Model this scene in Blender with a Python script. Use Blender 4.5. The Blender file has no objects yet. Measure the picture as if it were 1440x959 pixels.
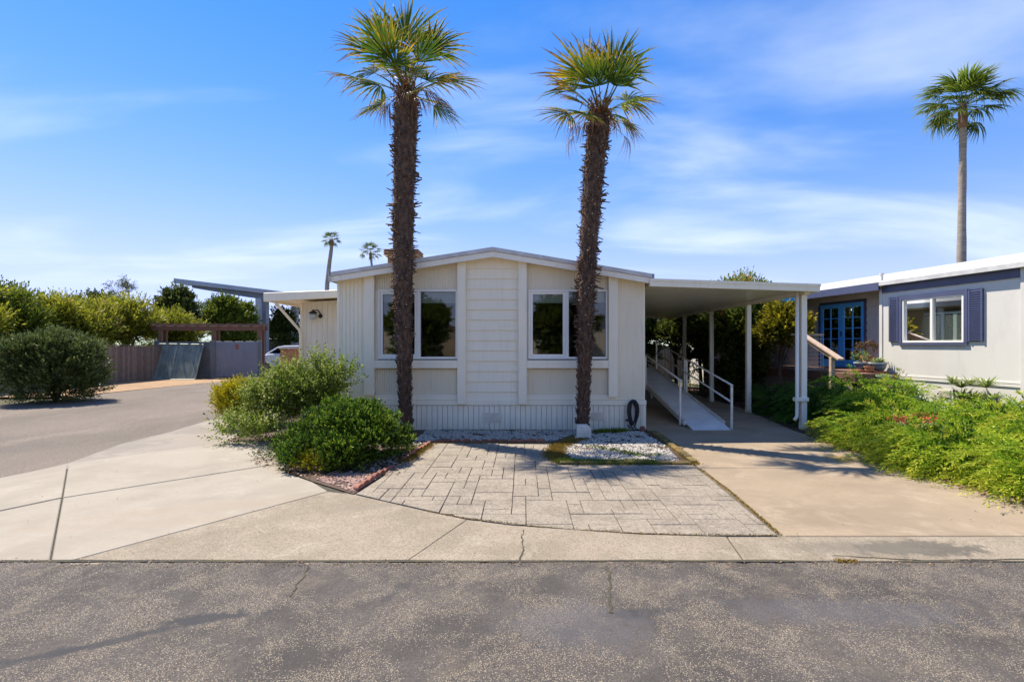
import bpy, bmesh, math, random
import numpy as np
from mathutils import Vector, Matrix
R = math.radians
SC = bpy.context.scene
COL = SC.collection
random.seed(7)

# ------------------------------------------------------------------ camera
FOC, VX, HY, EYE = 700.0, 735.0, 485.0, 1.8     # focal length in photo pixels, vanishing point, eye height
cam = bpy.data.cameras.new('camera')
cam.sensor_width = 36.0
cam.lens = FOC / 1440.0 * 36.0
cam.shift_x = -(VX - 720.0) / 1440.0
cam.shift_y = (HY - 479.5) / 1440.0
cam.clip_end = 3000.0
cam_o = bpy.data.objects.new('camera', cam); COL.objects.link(cam_o)
cam_o.location = (0, 0, EYE); cam_o.rotation_euler = (R(90), 0, 0)
SC.camera = cam_o

# ------------------------------------------------------------------ sky, sun, exposure
SUN_EL, SUN_AZ = R(59.0), R(-55.0)
SC.view_settings.view_transform = 'Standard'
SC.view_settings.look = 'None'
SC.view_settings.gamma = 1.0
SC.view_settings.use_curve_mapping = False
SC.view_settings.exposure = 2.05
world = bpy.data.worlds.new('World'); SC.world = world; world.use_nodes = True
nt = world.node_tree; nt.nodes.clear()
def wn(t, **k):
    n = nt.nodes.new(t)
    for a, b in k.items(): setattr(n, a, b)
    return n
wout = wn('ShaderNodeOutputWorld'); wbg = wn('ShaderNodeBackground'); wbg.inputs[1].default_value = 0.15
sky = wn('ShaderNodeTexSky', sky_type='NISHITA', sun_disc=False, sun_elevation=SUN_EL, sun_rotation=SUN_AZ)
sky.air_density = 1.0; sky.dust_density = 0.0; sky.ozone_density = 1.0; sky.altitude = 0
tint = wn('ShaderNodeHueSaturation'); tint.inputs['Saturation'].default_value = 1.55; tint.inputs['Value'].default_value = 1.06
warm = wn('ShaderNodeMix', data_type='RGBA', blend_type='MULTIPLY'); warm.inputs[0].default_value = 1.0; warm.inputs[7].default_value = (0.475, 0.392, 0.40, 1)
nt.links.new(sky.outputs[0], warm.inputs[6]); nt.links.new(warm.outputs[2], tint.inputs['Color'])
tc = wn('ShaderNodeTexCoord')
sep = wn('ShaderNodeSeparateXYZ'); nt.links.new(tc.outputs['Generated'], sep.inputs[0])
def wm(op, a, b=None, c=None):
    n = wn('ShaderNodeMath', operation=op)
    for i, v in enumerate((a, b, c)):
        if v is None: continue
        if isinstance(v, (int, float)): n.inputs[i].default_value = v
        else: nt.links.new(v, n.inputs[i])
    return n.outputs[0]
zz = wm('ADD', wm('MAXIMUM', sep.outputs[2], 0.0), 0.16)
cmb = wn('ShaderNodeCombineXYZ')
nt.links.new(wm('DIVIDE', sep.outputs[0], zz), cmb.inputs[0]); nt.links.new(wm('DIVIDE', sep.outputs[1], zz), cmb.inputs[1])
mp = wn('ShaderNodeMapping'); mp.inputs['Rotation'].default_value = (0, 0, R(-18)); mp.inputs['Scale'].default_value = (0.55, 1.25, 1); mp.inputs['Location'].default_value = (1.3, 4.1, 0)
nt.links.new(cmb.outputs[0], mp.inputs[0])
n1 = wn('ShaderNodeTexNoise'); n1.inputs['Scale'].default_value = 1.15; n1.inputs['Detail'].default_value = 7; n1.inputs['Roughness'].default_value = 0.5; n1.inputs['Distortion'].default_value = 0.45
nt.links.new(mp.outputs[0], n1.inputs['Vector'])
cr = wn('ShaderNodeMapRange', interpolation_type='SMOOTHSTEP'); cr.inputs[1].default_value = 0.44; cr.inputs[2].default_value = 0.82; cr.inputs[3].default_value = 0.0; cr.inputs[4].default_value = 0.75
nt.links.new(n1.outputs[0], cr.inputs[0])
cmix = wn('ShaderNodeMix', data_type='RGBA'); cmix.inputs[7].default_value = (1.75, 1.92, 2.15, 1)
# soft shoulder per channel, so the sky round the sun does not burn out: c*L/sqrt(c*c+L*L)
def wv(op, a, b=None, s=None):
    n = wn('ShaderNodeVectorMath', operation=op)
    for i, v in enumerate((a, b)):
        if v is None: continue
        if isinstance(v, tuple): n.inputs[i].default_value = v
        else: nt.links.new(v, n.inputs[i])
    return n.outputs[0]
LIM = (1.24, 1.55, 2.9)
sq = wv('ADD', wv('MULTIPLY', tint.outputs[0], tint.outputs[0]), tuple(v*v for v in LIM))
ss = wn('ShaderNodeSeparateXYZ'); nt.links.new(sq, ss.inputs[0]); cs = wn('ShaderNodeCombineXYZ')
for i in range(3): nt.links.new(wm('SQRT', ss.outputs[i]), cs.inputs[i])
soft = wv('DIVIDE', wv('MULTIPLY', tint.outputs[0], LIM), cs.outputs[0])
nt.links.new(cr.outputs[0], cmix.inputs[0]); nt.links.new(soft, cmix.inputs[6])
nt.links.new(cmix.outputs[2], wbg.inputs[0]); nt.links.new(wbg.outputs[0], wout.inputs[0])
sun = bpy.data.lights.new('sun', 'SUN'); sun.energy = 2.15; sun.angle = R(0.53); sun.color = (1.0, 0.93, 0.80)
sun_o = bpy.data.objects.new('sun', sun); COL.objects.link(sun_o)
sd = Vector((math.sin(SUN_AZ)*math.cos(SUN_EL), math.cos(SUN_AZ)*math.cos(SUN_EL), math.sin(SUN_EL)))
sun_o.rotation_euler = (-sd).to_track_quat('-Z', 'Y').to_euler(); sun_o.location = (-20, 14, 35)

# ------------------------------------------------------------------ measuring helpers (photo pixels -> metres at a known distance)
def gx(px, Y): return (px - VX) / FOC * Y
def gz(py, Y): return EYE - (py - HY) / FOC * Y

# ------------------------------------------------------------------ materials
MATS = {}
def nodes_of(m): return m.node_tree.nodes, m.node_tree.links
def mk(name, c1, c2=None, scale=4.0, rough=0.7, bump=0.0, bscale=60.0, metal=0.0, detail=5, per=0.0, coat=0.0, transl=0.0, stretch=(1,1,1), lo=0.35, hi=0.65, spec=0.5, dist=0.004):
    m = bpy.data.materials.new(name); m.use_nodes = True; N, L = nodes_of(m)
    b = N['Principled BSDF']; b.inputs['Roughness'].default_value = rough; b.inputs['Metallic'].default_value = metal
    b.inputs['Specular IOR Level'].default_value = spec
    if coat: b.inputs['Coat Weight'].default_value = coat
    tcn = N.new('ShaderNodeTexCoord'); mpn = N.new('ShaderNodeMapping'); mpn.inputs['Scale'].default_value = stretch
    L.new(tcn.outputs['Object'], mpn.inputs[0])
    c2 = c2 or tuple(v*0.85 for v in c1)
    nz = N.new('ShaderNodeTexNoise'); nz.inputs['Scale'].default_value = scale; nz.inputs['Detail'].default_value = detail
    L.new(mpn.outputs[0], nz.inputs['Vector'])
    mr = N.new('ShaderNodeMapRange'); mr.inputs[1].default_value = lo; mr.inputs[2].default_value = hi; L.new(nz.outputs[0], mr.inputs[0])
    mx = N.new('ShaderNodeMix'); mx.data_type = 'RGBA'; mx.inputs[6].default_value = (*c1, 1); mx.inputs[7].default_value = (*c2, 1)
    L.new(mr.outputs[0], mx.inputs[0]); out = mx.outputs[2]
    if per:
        oi = N.new('ShaderNodeObjectInfo'); h = N.new('ShaderNodeHueSaturation'); pr = N.new('ShaderNodeMapRange')
        pr.inputs[3].default_value = 1-per; pr.inputs[4].default_value = 1+per; L.new(oi.outputs['Random'], pr.inputs[0]); L.new(pr.outputs[0], h.inputs['Value']); L.new(out, h.inputs['Color']); out = h.outputs[0]
    L.new(out, b.inputs['Base Color'])
    if bump:
        bz = N.new('ShaderNodeTexNoise'); bz.inputs['Scale'].default_value = bscale; bz.inputs['Detail'].default_value = 4; L.new(mpn.outputs[0], bz.inputs['Vector'])
        bp = N.new('ShaderNodeBump'); bp.inputs['Strength'].default_value = bump; bp.inputs['Distance'].default_value = dist; L.new(bz.outputs[0], bp.inputs['Height']); L.new(bp.outputs[0], b.inputs['Normal'])
    MATS[name] = m; return m
def leafmat(name, stops, rough=0.5, transl=0.3, per=0.12):
    """stops: list of (pos, colour) read by the per-leaf 'tint' attribute"""
    m = bpy.data.materials.new(name); m.use_nodes = True; N, L = nodes_of(m)
    b = N['Principled BSDF']; b.inputs['Roughness'].default_value = rough; b.inputs['Specular IOR Level'].default_value = 0.2
    at = N.new('ShaderNodeAttribute'); at.attribute_name = 'tint'
    rp = N.new('ShaderNodeValToRGB'); e = rp.color_ramp.elements
    e[0].position = stops[0][0]; e[0].color = (*stops[0][1], 1); e[1].position = stops[-1][0]; e[1].color = (*stops[-1][1], 1)
    for p, c in stops[1:-1]: q = e.new(p); q.color = (*c, 1)
    L.new(at.outputs['Fac'], rp.inputs[0]); out = rp.outputs[0]
    oi = N.new('ShaderNodeObjectInfo'); h = N.new('ShaderNodeHueSaturation'); pr = N.new('ShaderNodeMapRange')
    pr.inputs[3].default_value = 1-per; pr.inputs[4].default_value = 1+per; L.new(oi.outputs['Random'], pr.inputs[0]); L.new(pr.outputs[0], h.inputs['Value']); L.new(out, h.inputs['Color']); out = h.outputs[0]
    L.new(out, b.inputs['Base Color'])
    tr = N.new('ShaderNodeBsdfTranslucent'); L.new(out, tr.inputs[0]); ms = N.new('ShaderNodeMixShader'); ms.inputs[0].default_value = transl
    L.new(b.outputs[0], ms.inputs[1]); L.new(tr.outputs[0], ms.inputs[2]); L.new(ms.outputs[0], N['Material Output'].inputs[0])
    MATS[name] = m; return m

def grime(m, amt, sc=3.0):
    N, L = nodes_of(m); b = N['Principled BSDF']; src = b.inputs['Base Color'].links[0].from_socket
    geo = N.new('ShaderNodeNewGeometry'); mpn = N.new('ShaderNodeMapping'); mpn.inputs['Scale'].default_value = (sc*3.2, sc, sc*.28); L.new(geo.outputs['Position'], mpn.inputs[0])
    nz = N.new('ShaderNodeTexNoise'); nz.inputs['Scale'].default_value = 1.6; nz.inputs['Detail'].default_value = 7; nz.inputs['Roughness'].default_value = .65; L.new(mpn.outputs[0], nz.inputs['Vector'])
    mr = N.new('ShaderNodeMapRange'); mr.inputs[1].default_value = .52; mr.inputs[2].default_value = .78; mr.inputs[4].default_value = amt; L.new(nz.outputs[0], mr.inputs[0])
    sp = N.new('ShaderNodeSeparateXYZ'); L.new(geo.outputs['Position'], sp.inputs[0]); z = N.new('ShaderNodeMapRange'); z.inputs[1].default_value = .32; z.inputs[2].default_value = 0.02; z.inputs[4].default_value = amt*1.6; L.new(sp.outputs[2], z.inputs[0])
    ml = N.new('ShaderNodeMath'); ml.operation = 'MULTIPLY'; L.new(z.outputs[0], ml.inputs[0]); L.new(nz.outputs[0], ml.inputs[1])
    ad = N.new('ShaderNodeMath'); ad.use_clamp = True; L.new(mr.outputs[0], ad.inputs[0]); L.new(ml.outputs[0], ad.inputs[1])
    mx = N.new('ShaderNodeMix'); mx.data_type = 'RGBA'; mx.inputs[7].default_value = (.36, .30, .22, 1); L.new(ad.outputs[0], mx.inputs[0]); L.new(src, mx.inputs[6]); L.new(mx.outputs[2], b.inputs['Base Color'])
siding = mk('warm_white_siding', (0.90, 0.80, 0.61), (0.87, 0.77, 0.58), scale=1.3, rough=0.55, bump=0.15, bscale=90)
skirtm = mk('white_skirt_paint', (0.90, 0.82, 0.66), (0.84, 0.76, 0.60), scale=2.2, rough=0.5, per=0.02)
trim = mk('white_trim_paint', (0.90, 0.81, 0.63), (0.87, 0.78, 0.60), scale=2.0, rough=0.45)
metalw = mk('white_enamel_metal', (0.88, 0.82, 0.70), (0.82, 0.76, 0.65), scale=1.5, rough=0.35)
fascia = mk('cream_fascia_paint', (0.88, 0.80, 0.66), (0.84, 0.76, 0.62), scale=2.0, rough=0.5)
gutterm = mk('weathered_grey_metal_edge', (0.62, 0.60, 0.57), (0.50, 0.48, 0.45), scale=5, rough=0.5)
roofm = mk('pale_roof_coating', (0.46, 0.45, 0.43), (0.38, 0.37, 0.35), scale=1.2, rough=0.8)
darkline = mk('dark_gap', (0.06, 0.055, 0.05), rough=0.9)
whitevinyl = mk('white_vinyl', (0.88, 0.83, 0.74), (0.86, 0.81, 0.72), rough=0.35)
ventm = mk('beige_vent_metal', (0.76, 0.68, 0.55), (0.62, 0.55, 0.45), rough=0.6)
beigewall = mk('beige_side_siding', (0.82, 0.74, 0.61), (0.77, 0.69, 0.56), scale=1.5, rough=0.6)
alum = mk('brushed_aluminium', (0.74, 0.70, 0.63), (0.62, 0.59, 0.53), scale=8, rough=0.42, metal=0.35)
rampm = mk('grey_ramp_deck', (0.70, 0.69, 0.67), (0.58, 0.57, 0.56), scale=2.5, rough=0.65, bump=0.3, bscale=200)
hosem = mk('black_rubber', (0.022, 0.020, 0.024), (0.035, 0.03, 0.035), rough=0.42)
blockm = mk('cast_stone', (0.72, 0.69, 0.62), (0.6, 0.57, 0.5), scale=14, rough=0.85, bump=0.4, bscale=80)
brickred = mk('terracotta_edging', (0.30, 0.12, 0.075), (0.20, 0.085, 0.06), scale=14, rough=0.9, per=0.25, bump=0.4, bscale=60)
mossy = mk('mossy_edging', (0.20, 0.12, 0.035), (0.07, 0.07, 0.02), scale=9, rough=0.95, per=0.2, bump=0.6, bscale=60)
navy = mk('navy_paint', (0.078, 0.088, 0.165), (0.066, 0.075, 0.14), scale=3, rough=0.5)
nwhite = mk('bright_white_paint', (0.67, 0.63, 0.57), (0.63, 0.59, 0.53), scale=1.2, rough=0.6, bump=0.12, bscale=50)
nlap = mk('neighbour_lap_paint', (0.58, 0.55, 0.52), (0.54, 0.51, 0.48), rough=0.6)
bluedoor = mk('bright_blue_paint', (0.09, 0.42, 0.88), (0.08, 0.39, 0.84), rough=0.35, scale=3)
deckwood = mk('brown_deck_wood', (0.20, 0.10, 0.065), (0.13, 0.07, 0.045), scale=6, rough=0.75, stretch=(1, 8, 8), per=0.15)
palewood = mk('weathered_pale_wood', (0.48, 0.36, 0.27), (0.36, 0.26, 0.19), scale=5, rough=0.75, stretch=(6, 1, 6), per=0.1)
redwood = mk('new_redwood_boards', (0.45, 0.20, 0.09), (0.30, 0.12, 0.055), scale=5, rough=0.7, stretch=(8, 8, 1), per=0.3)
fencewood = mk('weathered_fence_wood', (0.22, 0.165, 0.125), (0.13, 0.10, 0.08), scale=4, rough=0.85, stretch=(8, 8, 1), per=0.3)
pergwood = mk('red_brown_timber', (0.20, 0.085, 0.06), (0.16, 0.11, 0.05), scale=3, rough=0.85, per=0.12)
encl = mk('grey_green_enclosure_paint', (0.135, 0.15, 0.155), (0.11, 0.12, 0.125), scale=1.5, rough=0.7)
gatem = mk('green_grey_gate_slats', (0.25, 0.29, 0.24), (0.16, 0.19, 0.16), scale=2.5, rough=0.6, per=0.15)
bluegrey = mk('blue_grey_steel', (0.19, 0.21, 0.25), (0.16, 0.175, 0.21), scale=0.8, rough=0.5)
canopytop = mk('pale_grey_canopy_edge', (0.44, 0.45, 0.48), (0.38, 0.39, 0.42), scale=0.8, rough=0.5)
tanwall = mk('tan_stucco', (0.36, 0.26, 0.12), (0.31, 0.22, 0.10), scale=2, rough=0.85)
carpaint = mk('white_car_paint', (0.72, 0.73, 0.76), (0.70, 0.71, 0.74), rough=0.25, coat=0.8)
tyrem = mk('tyre_rubber', (0.02, 0.02, 0.02), rough=0.8)
chrome = mk('wheel_alloy', (0.5, 0.5, 0.5), rough=0.3, metal=0.9)
bark = mk('brown_bark', (0.10, 0.07, 0.05), (0.055, 0.038, 0.028), scale=12, rough=0.95, bump=0.8, bscale=30, dist=0.02)
greybark = mk('grey_palm_bark', (0.36, 0.30, 0.24), (0.24, 0.20, 0.16), scale=3, rough=0.9, stretch=(1, 1, 5), bump=0.6, bscale=20, dist=0.02)
palmtrunk = mk('fibrous_palm_trunk', (0.165, 0.098, 0.062), (0.055, 0.034, 0.023), scale=16, rough=0.95, stretch=(1, 1, 0.5), bump=1.0, bscale=45, dist=0.03)
chimneym = mk('rusty_brown_metal', (0.25, 0.15, 0.08), (0.14, 0.075, 0.04), scale=6, rough=0.7)
lampm = mk('black_lantern_metal', (0.02, 0.018, 0.016), rough=0.5)
terracotta = mk('terracotta_pot', (0.38, 0.17, 0.09), (0.3, 0.13, 0.07), scale=8, rough=0.8)
potblue = mk('blue_glazed_pot', (0.05, 0.08, 0.14), (0.12, 0.17, 0.2), scale=6, rough=0.25)
potwhite = mk('pale_glazed_rim', (0.45, 0.5, 0.48), (0.35, 0.4, 0.4), scale=6, rough=0.3)
potgreen = mk('pale_green_glaze', (0.32, 0.43, 0.27), (0.26, 0.36, 0.22), scale=6, rough=0.3)
shadem = mk('roller_shade_cloth', (0.62, 0.66, 0.58), (0.58, 0.62, 0.54), scale=3, rough=0.8)
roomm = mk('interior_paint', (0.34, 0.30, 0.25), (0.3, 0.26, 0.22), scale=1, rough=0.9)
curtainm = mk('pale_curtain', (0.80, 0.72, 0.52), (0.62, 0.56, 0.42), scale=20, rough=0.9, stretch=(1, 1, .02))
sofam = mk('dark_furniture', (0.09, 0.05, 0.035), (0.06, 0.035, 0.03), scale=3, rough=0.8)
shutterm = mk('pale_interior_shutter', (0.74, 0.82, 0.77), (0.68, 0.76, 0.71), rough=0.6)
turq = mk('turquoise_canvas', (0.05, 0.42, 0.68), (0.04, 0.36, 0.6), rough=0.7)
pebble = mk('white_pebble', (0.68, 0.62, 0.53), (0.36, 0.32, 0.26), scale=25, rough=0.8, lo=.2, hi=.8)
def island_mix(m, dark, amt=.55):
    N, L = nodes_of(m); b = N['Principled BSDF']; src = b.inputs['Base Color'].links[0].from_socket
    geo = N.new('ShaderNodeNewGeometry'); mr = N.new('ShaderNodeMapRange'); mr.inputs[1].default_value = 1-amt; mr.inputs[2].default_value = 1; L.new(geo.outputs['Random Per Island'], mr.inputs[0])
    mx = N.new('ShaderNodeMix'); mx.data_type = 'RGBA'; mx.inputs[7].default_value = (*dark, 1); L.new(mr.outputs[0], mx.inputs[0]); L.new(src, mx.inputs[6]); L.new(mx.outputs[2], b.inputs['Base Color'])
island_mix(pebble, (.20, .17, .14))
redpebble = mk('reddish_pebble', (0.42, 0.27, 0.21), (0.25, 0.15, 0.12), scale=20, rough=0.9)
chips = mk('red_brown_bark_chips', (0.16, 0.065, 0.045), (0.07, 0.035, 0.025), scale=18, rough=0.95)
rustm = mk('dark_iron', (0.04, 0.035, 0.03), rough=0.7)

def glassmat(name, tint_c, rough=0.02, refl=0.12, trans=1.0):
    m = bpy.data.materials.new(name); m.use_nodes = True; N, L = nodes_of(m)
    N.remove(N['Principled BSDF'])
    t = N.new('ShaderNodeBsdfTransparent'); t.inputs[0].default_value = (*tint_c, 1)
    g = N.new('ShaderNodeBsdfGlossy'); g.inputs['Roughness'].default_value = rough; g.inputs[0].default_value = (0.95, 0.97, 1.0, 1)
    fr = N.new('ShaderNodeFresnel'); fr.inputs[0].default_value = 1.52
    ad = N.new('ShaderNodeMath'); ad.operation = 'ADD'; ad.inputs[1].default_value = refl; ad.use_clamp = True; L.new(fr.outputs[0], ad.inputs[0])
    ms = N.new('ShaderNodeMixShader'); L.new(ad.outputs[0], ms.inputs[0]); L.new(t.outputs[0], ms.inputs[1]); L.new(g.outputs[0], ms.inputs[2]); L.new(ms.outputs[0], N['Material Output'].inputs[0])
    MATS[name] = m; return m
glass = glassmat('window_glass', (0.62, 0.66, 0.64), refl=0.05)
carglass = glassmat('car_glass', (0.12, 0.14, 0.15), refl=0.06)

for m_, a_ in ((siding, .22), (skirtm, .35), (trim, .20), (fascia, .25), (beigewall, .25), (nwhite, .18), (metalw, .25), (roofm, .5), (bluegrey, .4), (encl, .4), (nlap, .3)): grime(m_, a_)

# ground materials --------------------------------------------------
def ground_mat(name, base, dark, light, speck=None, speck_scale=120.0, speck_amt=0.35, patch=0.6, bump=0.5, stain=None, rough=0.9, stretch=(1,1,1)):
    m = bpy.data.materials.new(name); m.use_nodes = True; N, L = nodes_of(m)
    b = N['Principled BSDF']; b.inputs['Roughness'].default_value = rough; b.inputs['Specular IOR Level'].default_value = 0.3
    tcn = N.new('ShaderNodeTexCoord'); geo = N.new('ShaderNodeNewGeometry')
    mpn = N.new('ShaderNodeMapping'); mpn.inputs['Scale'].default_value = stretch; L.new(geo.outputs['Position'], mpn.inputs[0])
    P = mpn.outputs[0]
    def noise(sc, det=6, ro=0.55, d=0.0):
        n = N.new('ShaderNodeTexNoise'); n.inputs['Scale'].default_value = sc; n.inputs['Detail'].default_value = det; n.inputs['Roughness'].default_value = ro; n.inputs['Distortion'].default_value = d; L.new(P, n.inputs['Vector']); return n.outputs[0]
    def rng(v, a, bb, lo=0.0, hi=1.0):
        r = N.new('ShaderNodeMapRange'); r.interpolation_type = 'SMOOTHSTEP'; r.inputs[1].default_value = a; r.inputs[2].default_value = bb; r.inputs[3].default_value = lo; r.inputs[4].default_value = hi; L.new(v, r.inputs[0]); return r.outputs[0]
    def mix(f, a, c):
        x = N.new('ShaderNodeMix'); x.data_type = 'RGBA'; L.new(f, x.inputs[0])
        for i, v in ((6, a), (7, c)):
            if isinstance(v, tuple): x.inputs[i].default_value = (*v, 1)
            else: L.new(v, x.inputs[i])
        return x.outputs[2]
    c = mix(rng(noise(patch, 5, 0.6, 0.3), 0.40, 0.62), base, dark)
    c = mix(rng(noise(patch*2.7, 6, 0.65, 0.6), 0.5, 0.72, 0, 0.75), c, light)
    c = mix(rng(noise(22, 5, 0.75), 0.38, 0.70, 0, 0.45), c, dark)
    if speck:
        v = N.new('ShaderNodeTexVoronoi'); v.inputs['Scale'].default_value = speck_scale; L.new(P, v.inputs['Vector'])
        sx = N.new('ShaderNodeSeparateColor'); L.new(v.outputs['Color'], sx.inputs[0])
        dens = rng(noise(patch*1.9, 6, 0.65, 0.8), 0.36, 0.68, 0.0, speck_amt*2)
        gt = N.new('ShaderNodeMath'); gt.operation = 'LESS_THAN'; L.new(sx.outputs[0], gt.inputs[0]); L.new(dens, gt.inputs[1])
        ds = N.new('ShaderNodeMath'); ds.operation = 'LESS_THAN'; L.new(v.outputs['Distance'], ds.inputs[0]); ds.inputs[1].default_value = 0.42
        mm = N.new('ShaderNodeMath'); mm.operation = 'MULTIPLY'; L.new(gt.outputs[0], mm.inputs[0]); L.new(ds.outputs[0], mm.inputs[1])
        m8 = N.new('ShaderNodeMath'); m8.operation = 'MULTIPLY'; L.new(mm.outputs[0], m8.inputs[0]); L.new(rng(sx.outputs[1], 0.0, 1.0, 0.35, 0.95), m8.inputs[1])
        c = mix(m8.outputs[0], c, speck)
        # dark pits
        gt2 = N.new('ShaderNodeMath'); gt2.operation = 'GREATER_THAN'; L.new(sx.outputs[2], gt2.inputs[0]); gt2.inputs[1].default_value = 0.72
        m9 = N.new('ShaderNodeMath'); m9.operation = 'MULTIPLY'; L.new(gt2.outputs[0], m9.inputs[0]); m9.inputs[1].default_value = 0.45
        c = mix(m9.outputs[0], c, tuple(x*0.55 for x in dark))
    if stain: 
        for (sx_, sy_, rx, ry, ang, col, amt, ed) in stain:
            mp2 = N.new('ShaderNodeMapping'); mp2.vector_type = 'TEXTURE'; mp2.inputs['Location'].default_value = (sx_, sy_, 0); mp2.inputs['Rotation'].default_value = (0, 0, R(ang)); mp2.inputs['Scale'].default_value = (rx, ry, 1.0)
            L.new(geo.outputs['Position'], mp2.inputs[0])
            sp = N.new('ShaderNodeSeparateXYZ'); L.new(mp2.outputs[0], sp.inputs[0]); cb = N.new('ShaderNodeCombineXYZ'); L.new(sp.outputs[0], cb.inputs[0]); L.new(sp.outputs[1], cb.inputs[1])
            ln = N.new('ShaderNodeVectorMath'); ln.operation = 'LENGTH'; L.new(cb.outputs[0], ln.inputs[0])
            nn = noise(7.0, 8, 0.75, 0.4); ad = N.new('ShaderNodeMath'); ad.operation = 'MULTIPLY_ADD'; L.new(nn, ad.inputs[0]); ad.inputs[1].default_value = 3.0; L.new(ln.outputs['Value'], ad.inputs[2])
            c = mix(rng(ad.outputs[0], 2.0, 2.0+ed, amt, 0.0), c, col)
    L.new(c, b.inputs['Base Color'])
    bz = noise(90, 4, 0.7); bp = N.new('ShaderNodeBump'); bp.inputs['Strength'].default_value = bump; bp.inputs['Distance'].default_value = 0.006; L.new(bz, bp.inputs['Height']); L.new(bp.outputs[0], b.inputs['Normal'])
    MATS[name] = m; return m
DK = (0.045, 0.043, 0.044)
asphalt = ground_mat('old_asphalt', (0.100, 0.085, 0.074), (0.064, 0.055, 0.049), (0.155, 0.125, 0.094), speck=(0.36, 0.29, 0.205), speck_scale=135, speck_amt=0.60, patch=1.3, bump=1.0,
    stain=[(0.75, 3.28, .30, .07, 8, DK, .8, .5), (-2.05, 3.22, .36, .09, 14, DK, .9, .5), (-2.9, 2.75, .5, .06, 25, DK, .8, .5), (-2.4, 3.0, .3, .05, 30, DK, .8, .5),
           (-3.7, 3.15, .35, .25, 60, DK, .6, .6), (0.35, 3.15, .5, .3, 0, (0.09, 0.085, 0.09), .5, .6), (2.2, 3.3, .9, .2, -4, (0.09, 0.085, 0.09), .5, .6), (-.9, 3.6, .25, .05, 70, DK, .5, .5)])
sideasph = ground_mat('side_street_asphalt', (0.168, 0.134, 0.104), (0.128, 0.103, 0.082), (0.215, 0.172, 0.134), speck=(0.32, 0.26, 0.21), speck_scale=110, speck_amt=0.3, patch=0.35, bump=0.6, stretch=(1, .45, 1))
newconc = ground_mat('pale_new_concrete', (0.315, 0.272, 0.215), (0.265, 0.228, 0.178), (0.36, 0.315, 0.252), patch=0.7, bump=0.25,
    stain=[(-2.9, 5.6, 2.2, .22, 18, (0.28, 0.22, 0.16), .45, .7), (-3.4, 5.0, 1.8, .14, 10, (0.28, 0.22, 0.16), .4, .7)])
oldconc = ground_mat('old_curb_concrete', (0.290, 0.236, 0.172), (0.225, 0.182, 0.130), (0.345, 0.29, 0.218), speck=(0.4, .34, .27), speck_scale=90, speck_amt=0.16, patch=1.1, bump=0.5,
    stain=[(3.45, 4.33, .62, .20, 0, (0.085, 0.075, 0.06), .85, .6), (3.0, 4.36, .7, .16, 0, (0.15, 0.13, 0.10), .6, .7), (-1.5, 5.5, .6, .10, 20, (0.2, .17, .13), .5, .7)])
driveconc = ground_mat('tan_driveway_concrete', (0.320, 0.245, 0.165), (0.25, 0.19, 0.128), (0.38, 0.30, 0.21), patch=0.9, bump=0.45,
    stain=[(4.6, 5.3, 1.6, .4, -10, (0.24, 0.18, 0.12), .35, .9), (3.4, 6.2, .9, 1.1, 15, (0.25, 0.19, 0.13), .35, .9), (4.4, 6.6, 1.4, .25, 35, (0.23, 0.17, 0.11), .4, .8), (3.0, 5.1, .5, .35, 0, (0.2, 0.15, 0.1), .4, .8), (5.0, 7.75, .42, .3, 0, (0.22, 0.16, 0.03), .8, .5), (4.2, 9.2, 1.3, .5, 0, (0.26, 0.20, 0.14), .5, .8)])
gutterconc = ground_mat('grey_gutter_concrete', (0.27, 0.23, 0.185), (0.22, 0.19, 0.155), (0.32, 0.275, 0.225), patch=0.9, bump=0.5)
paverm = ground_mat('stamped_stone_paving', (0.295, 0.246, 0.190), (0.235, 0.195, 0.150), (0.34, 0.286, 0.225), speck=(0.42, .355, .28), speck_scale=50, speck_amt=0.15, patch=2.2, bump=1.0)
soil = ground_mat('soil', (0.10, 0.065, 0.045), (0.06, 0.042, 0.03), (0.15, 0.10, 0.07), patch=1.5, bump=1.0)
tangravel = ground_mat('golden_gravel', (0.36, 0.225, 0.12), (0.27, 0.17, 0.095), (0.43, 0.29, 0.16), speck=(0.5, .36, .23), speck_scale=30, speck_amt=0.3, patch=0.9, bump=1.0)
drygrass = ground_mat('dry_ground', (0.085, 0.075, 0.035), (0.05, 0.05, 0.022), (0.12, 0.10, 0.05), patch=0.2, bump=0.8)
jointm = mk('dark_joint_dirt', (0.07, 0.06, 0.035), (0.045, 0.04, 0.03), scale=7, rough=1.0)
mulch = ground_mat('mulch_soil', (0.11, 0.05, 0.038), (0.06, 0.032, 0.026), (0.15, 0.07, 0.05), patch=1.5, bump=1.0)

# foliage materials
G = leafmat
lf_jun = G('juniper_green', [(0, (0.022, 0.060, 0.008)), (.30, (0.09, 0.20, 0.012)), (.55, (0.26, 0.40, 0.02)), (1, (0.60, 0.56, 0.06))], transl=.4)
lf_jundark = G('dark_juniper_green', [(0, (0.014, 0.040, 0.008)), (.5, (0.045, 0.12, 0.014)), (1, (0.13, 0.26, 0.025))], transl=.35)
lf_mound = G('clipped_shrub_green', [(0, (0.014, 0.030, 0.006)), (.35, (0.042, 0.090, 0.008)), (.7, (0.11, 0.20, 0.014)), (1, (0.28, 0.34, 0.04))], transl=.3)
lf_light = G('light_shrub_leaf', [(0, (0.07, 0.10, 0.012)), (.5, (0.18, 0.24, 0.030)), (.85, (0.34, 0.38, 0.09)), (1, (0.48, 0.46, 0.18))], transl=.42)
lf_gold = G('golden_leaf', [(0, (0.16, 0.14, 0.01)), (.5, (0.38, 0.33, 0.012)), (1, (0.55, 0.46, 0.025))], transl=.42)
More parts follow.
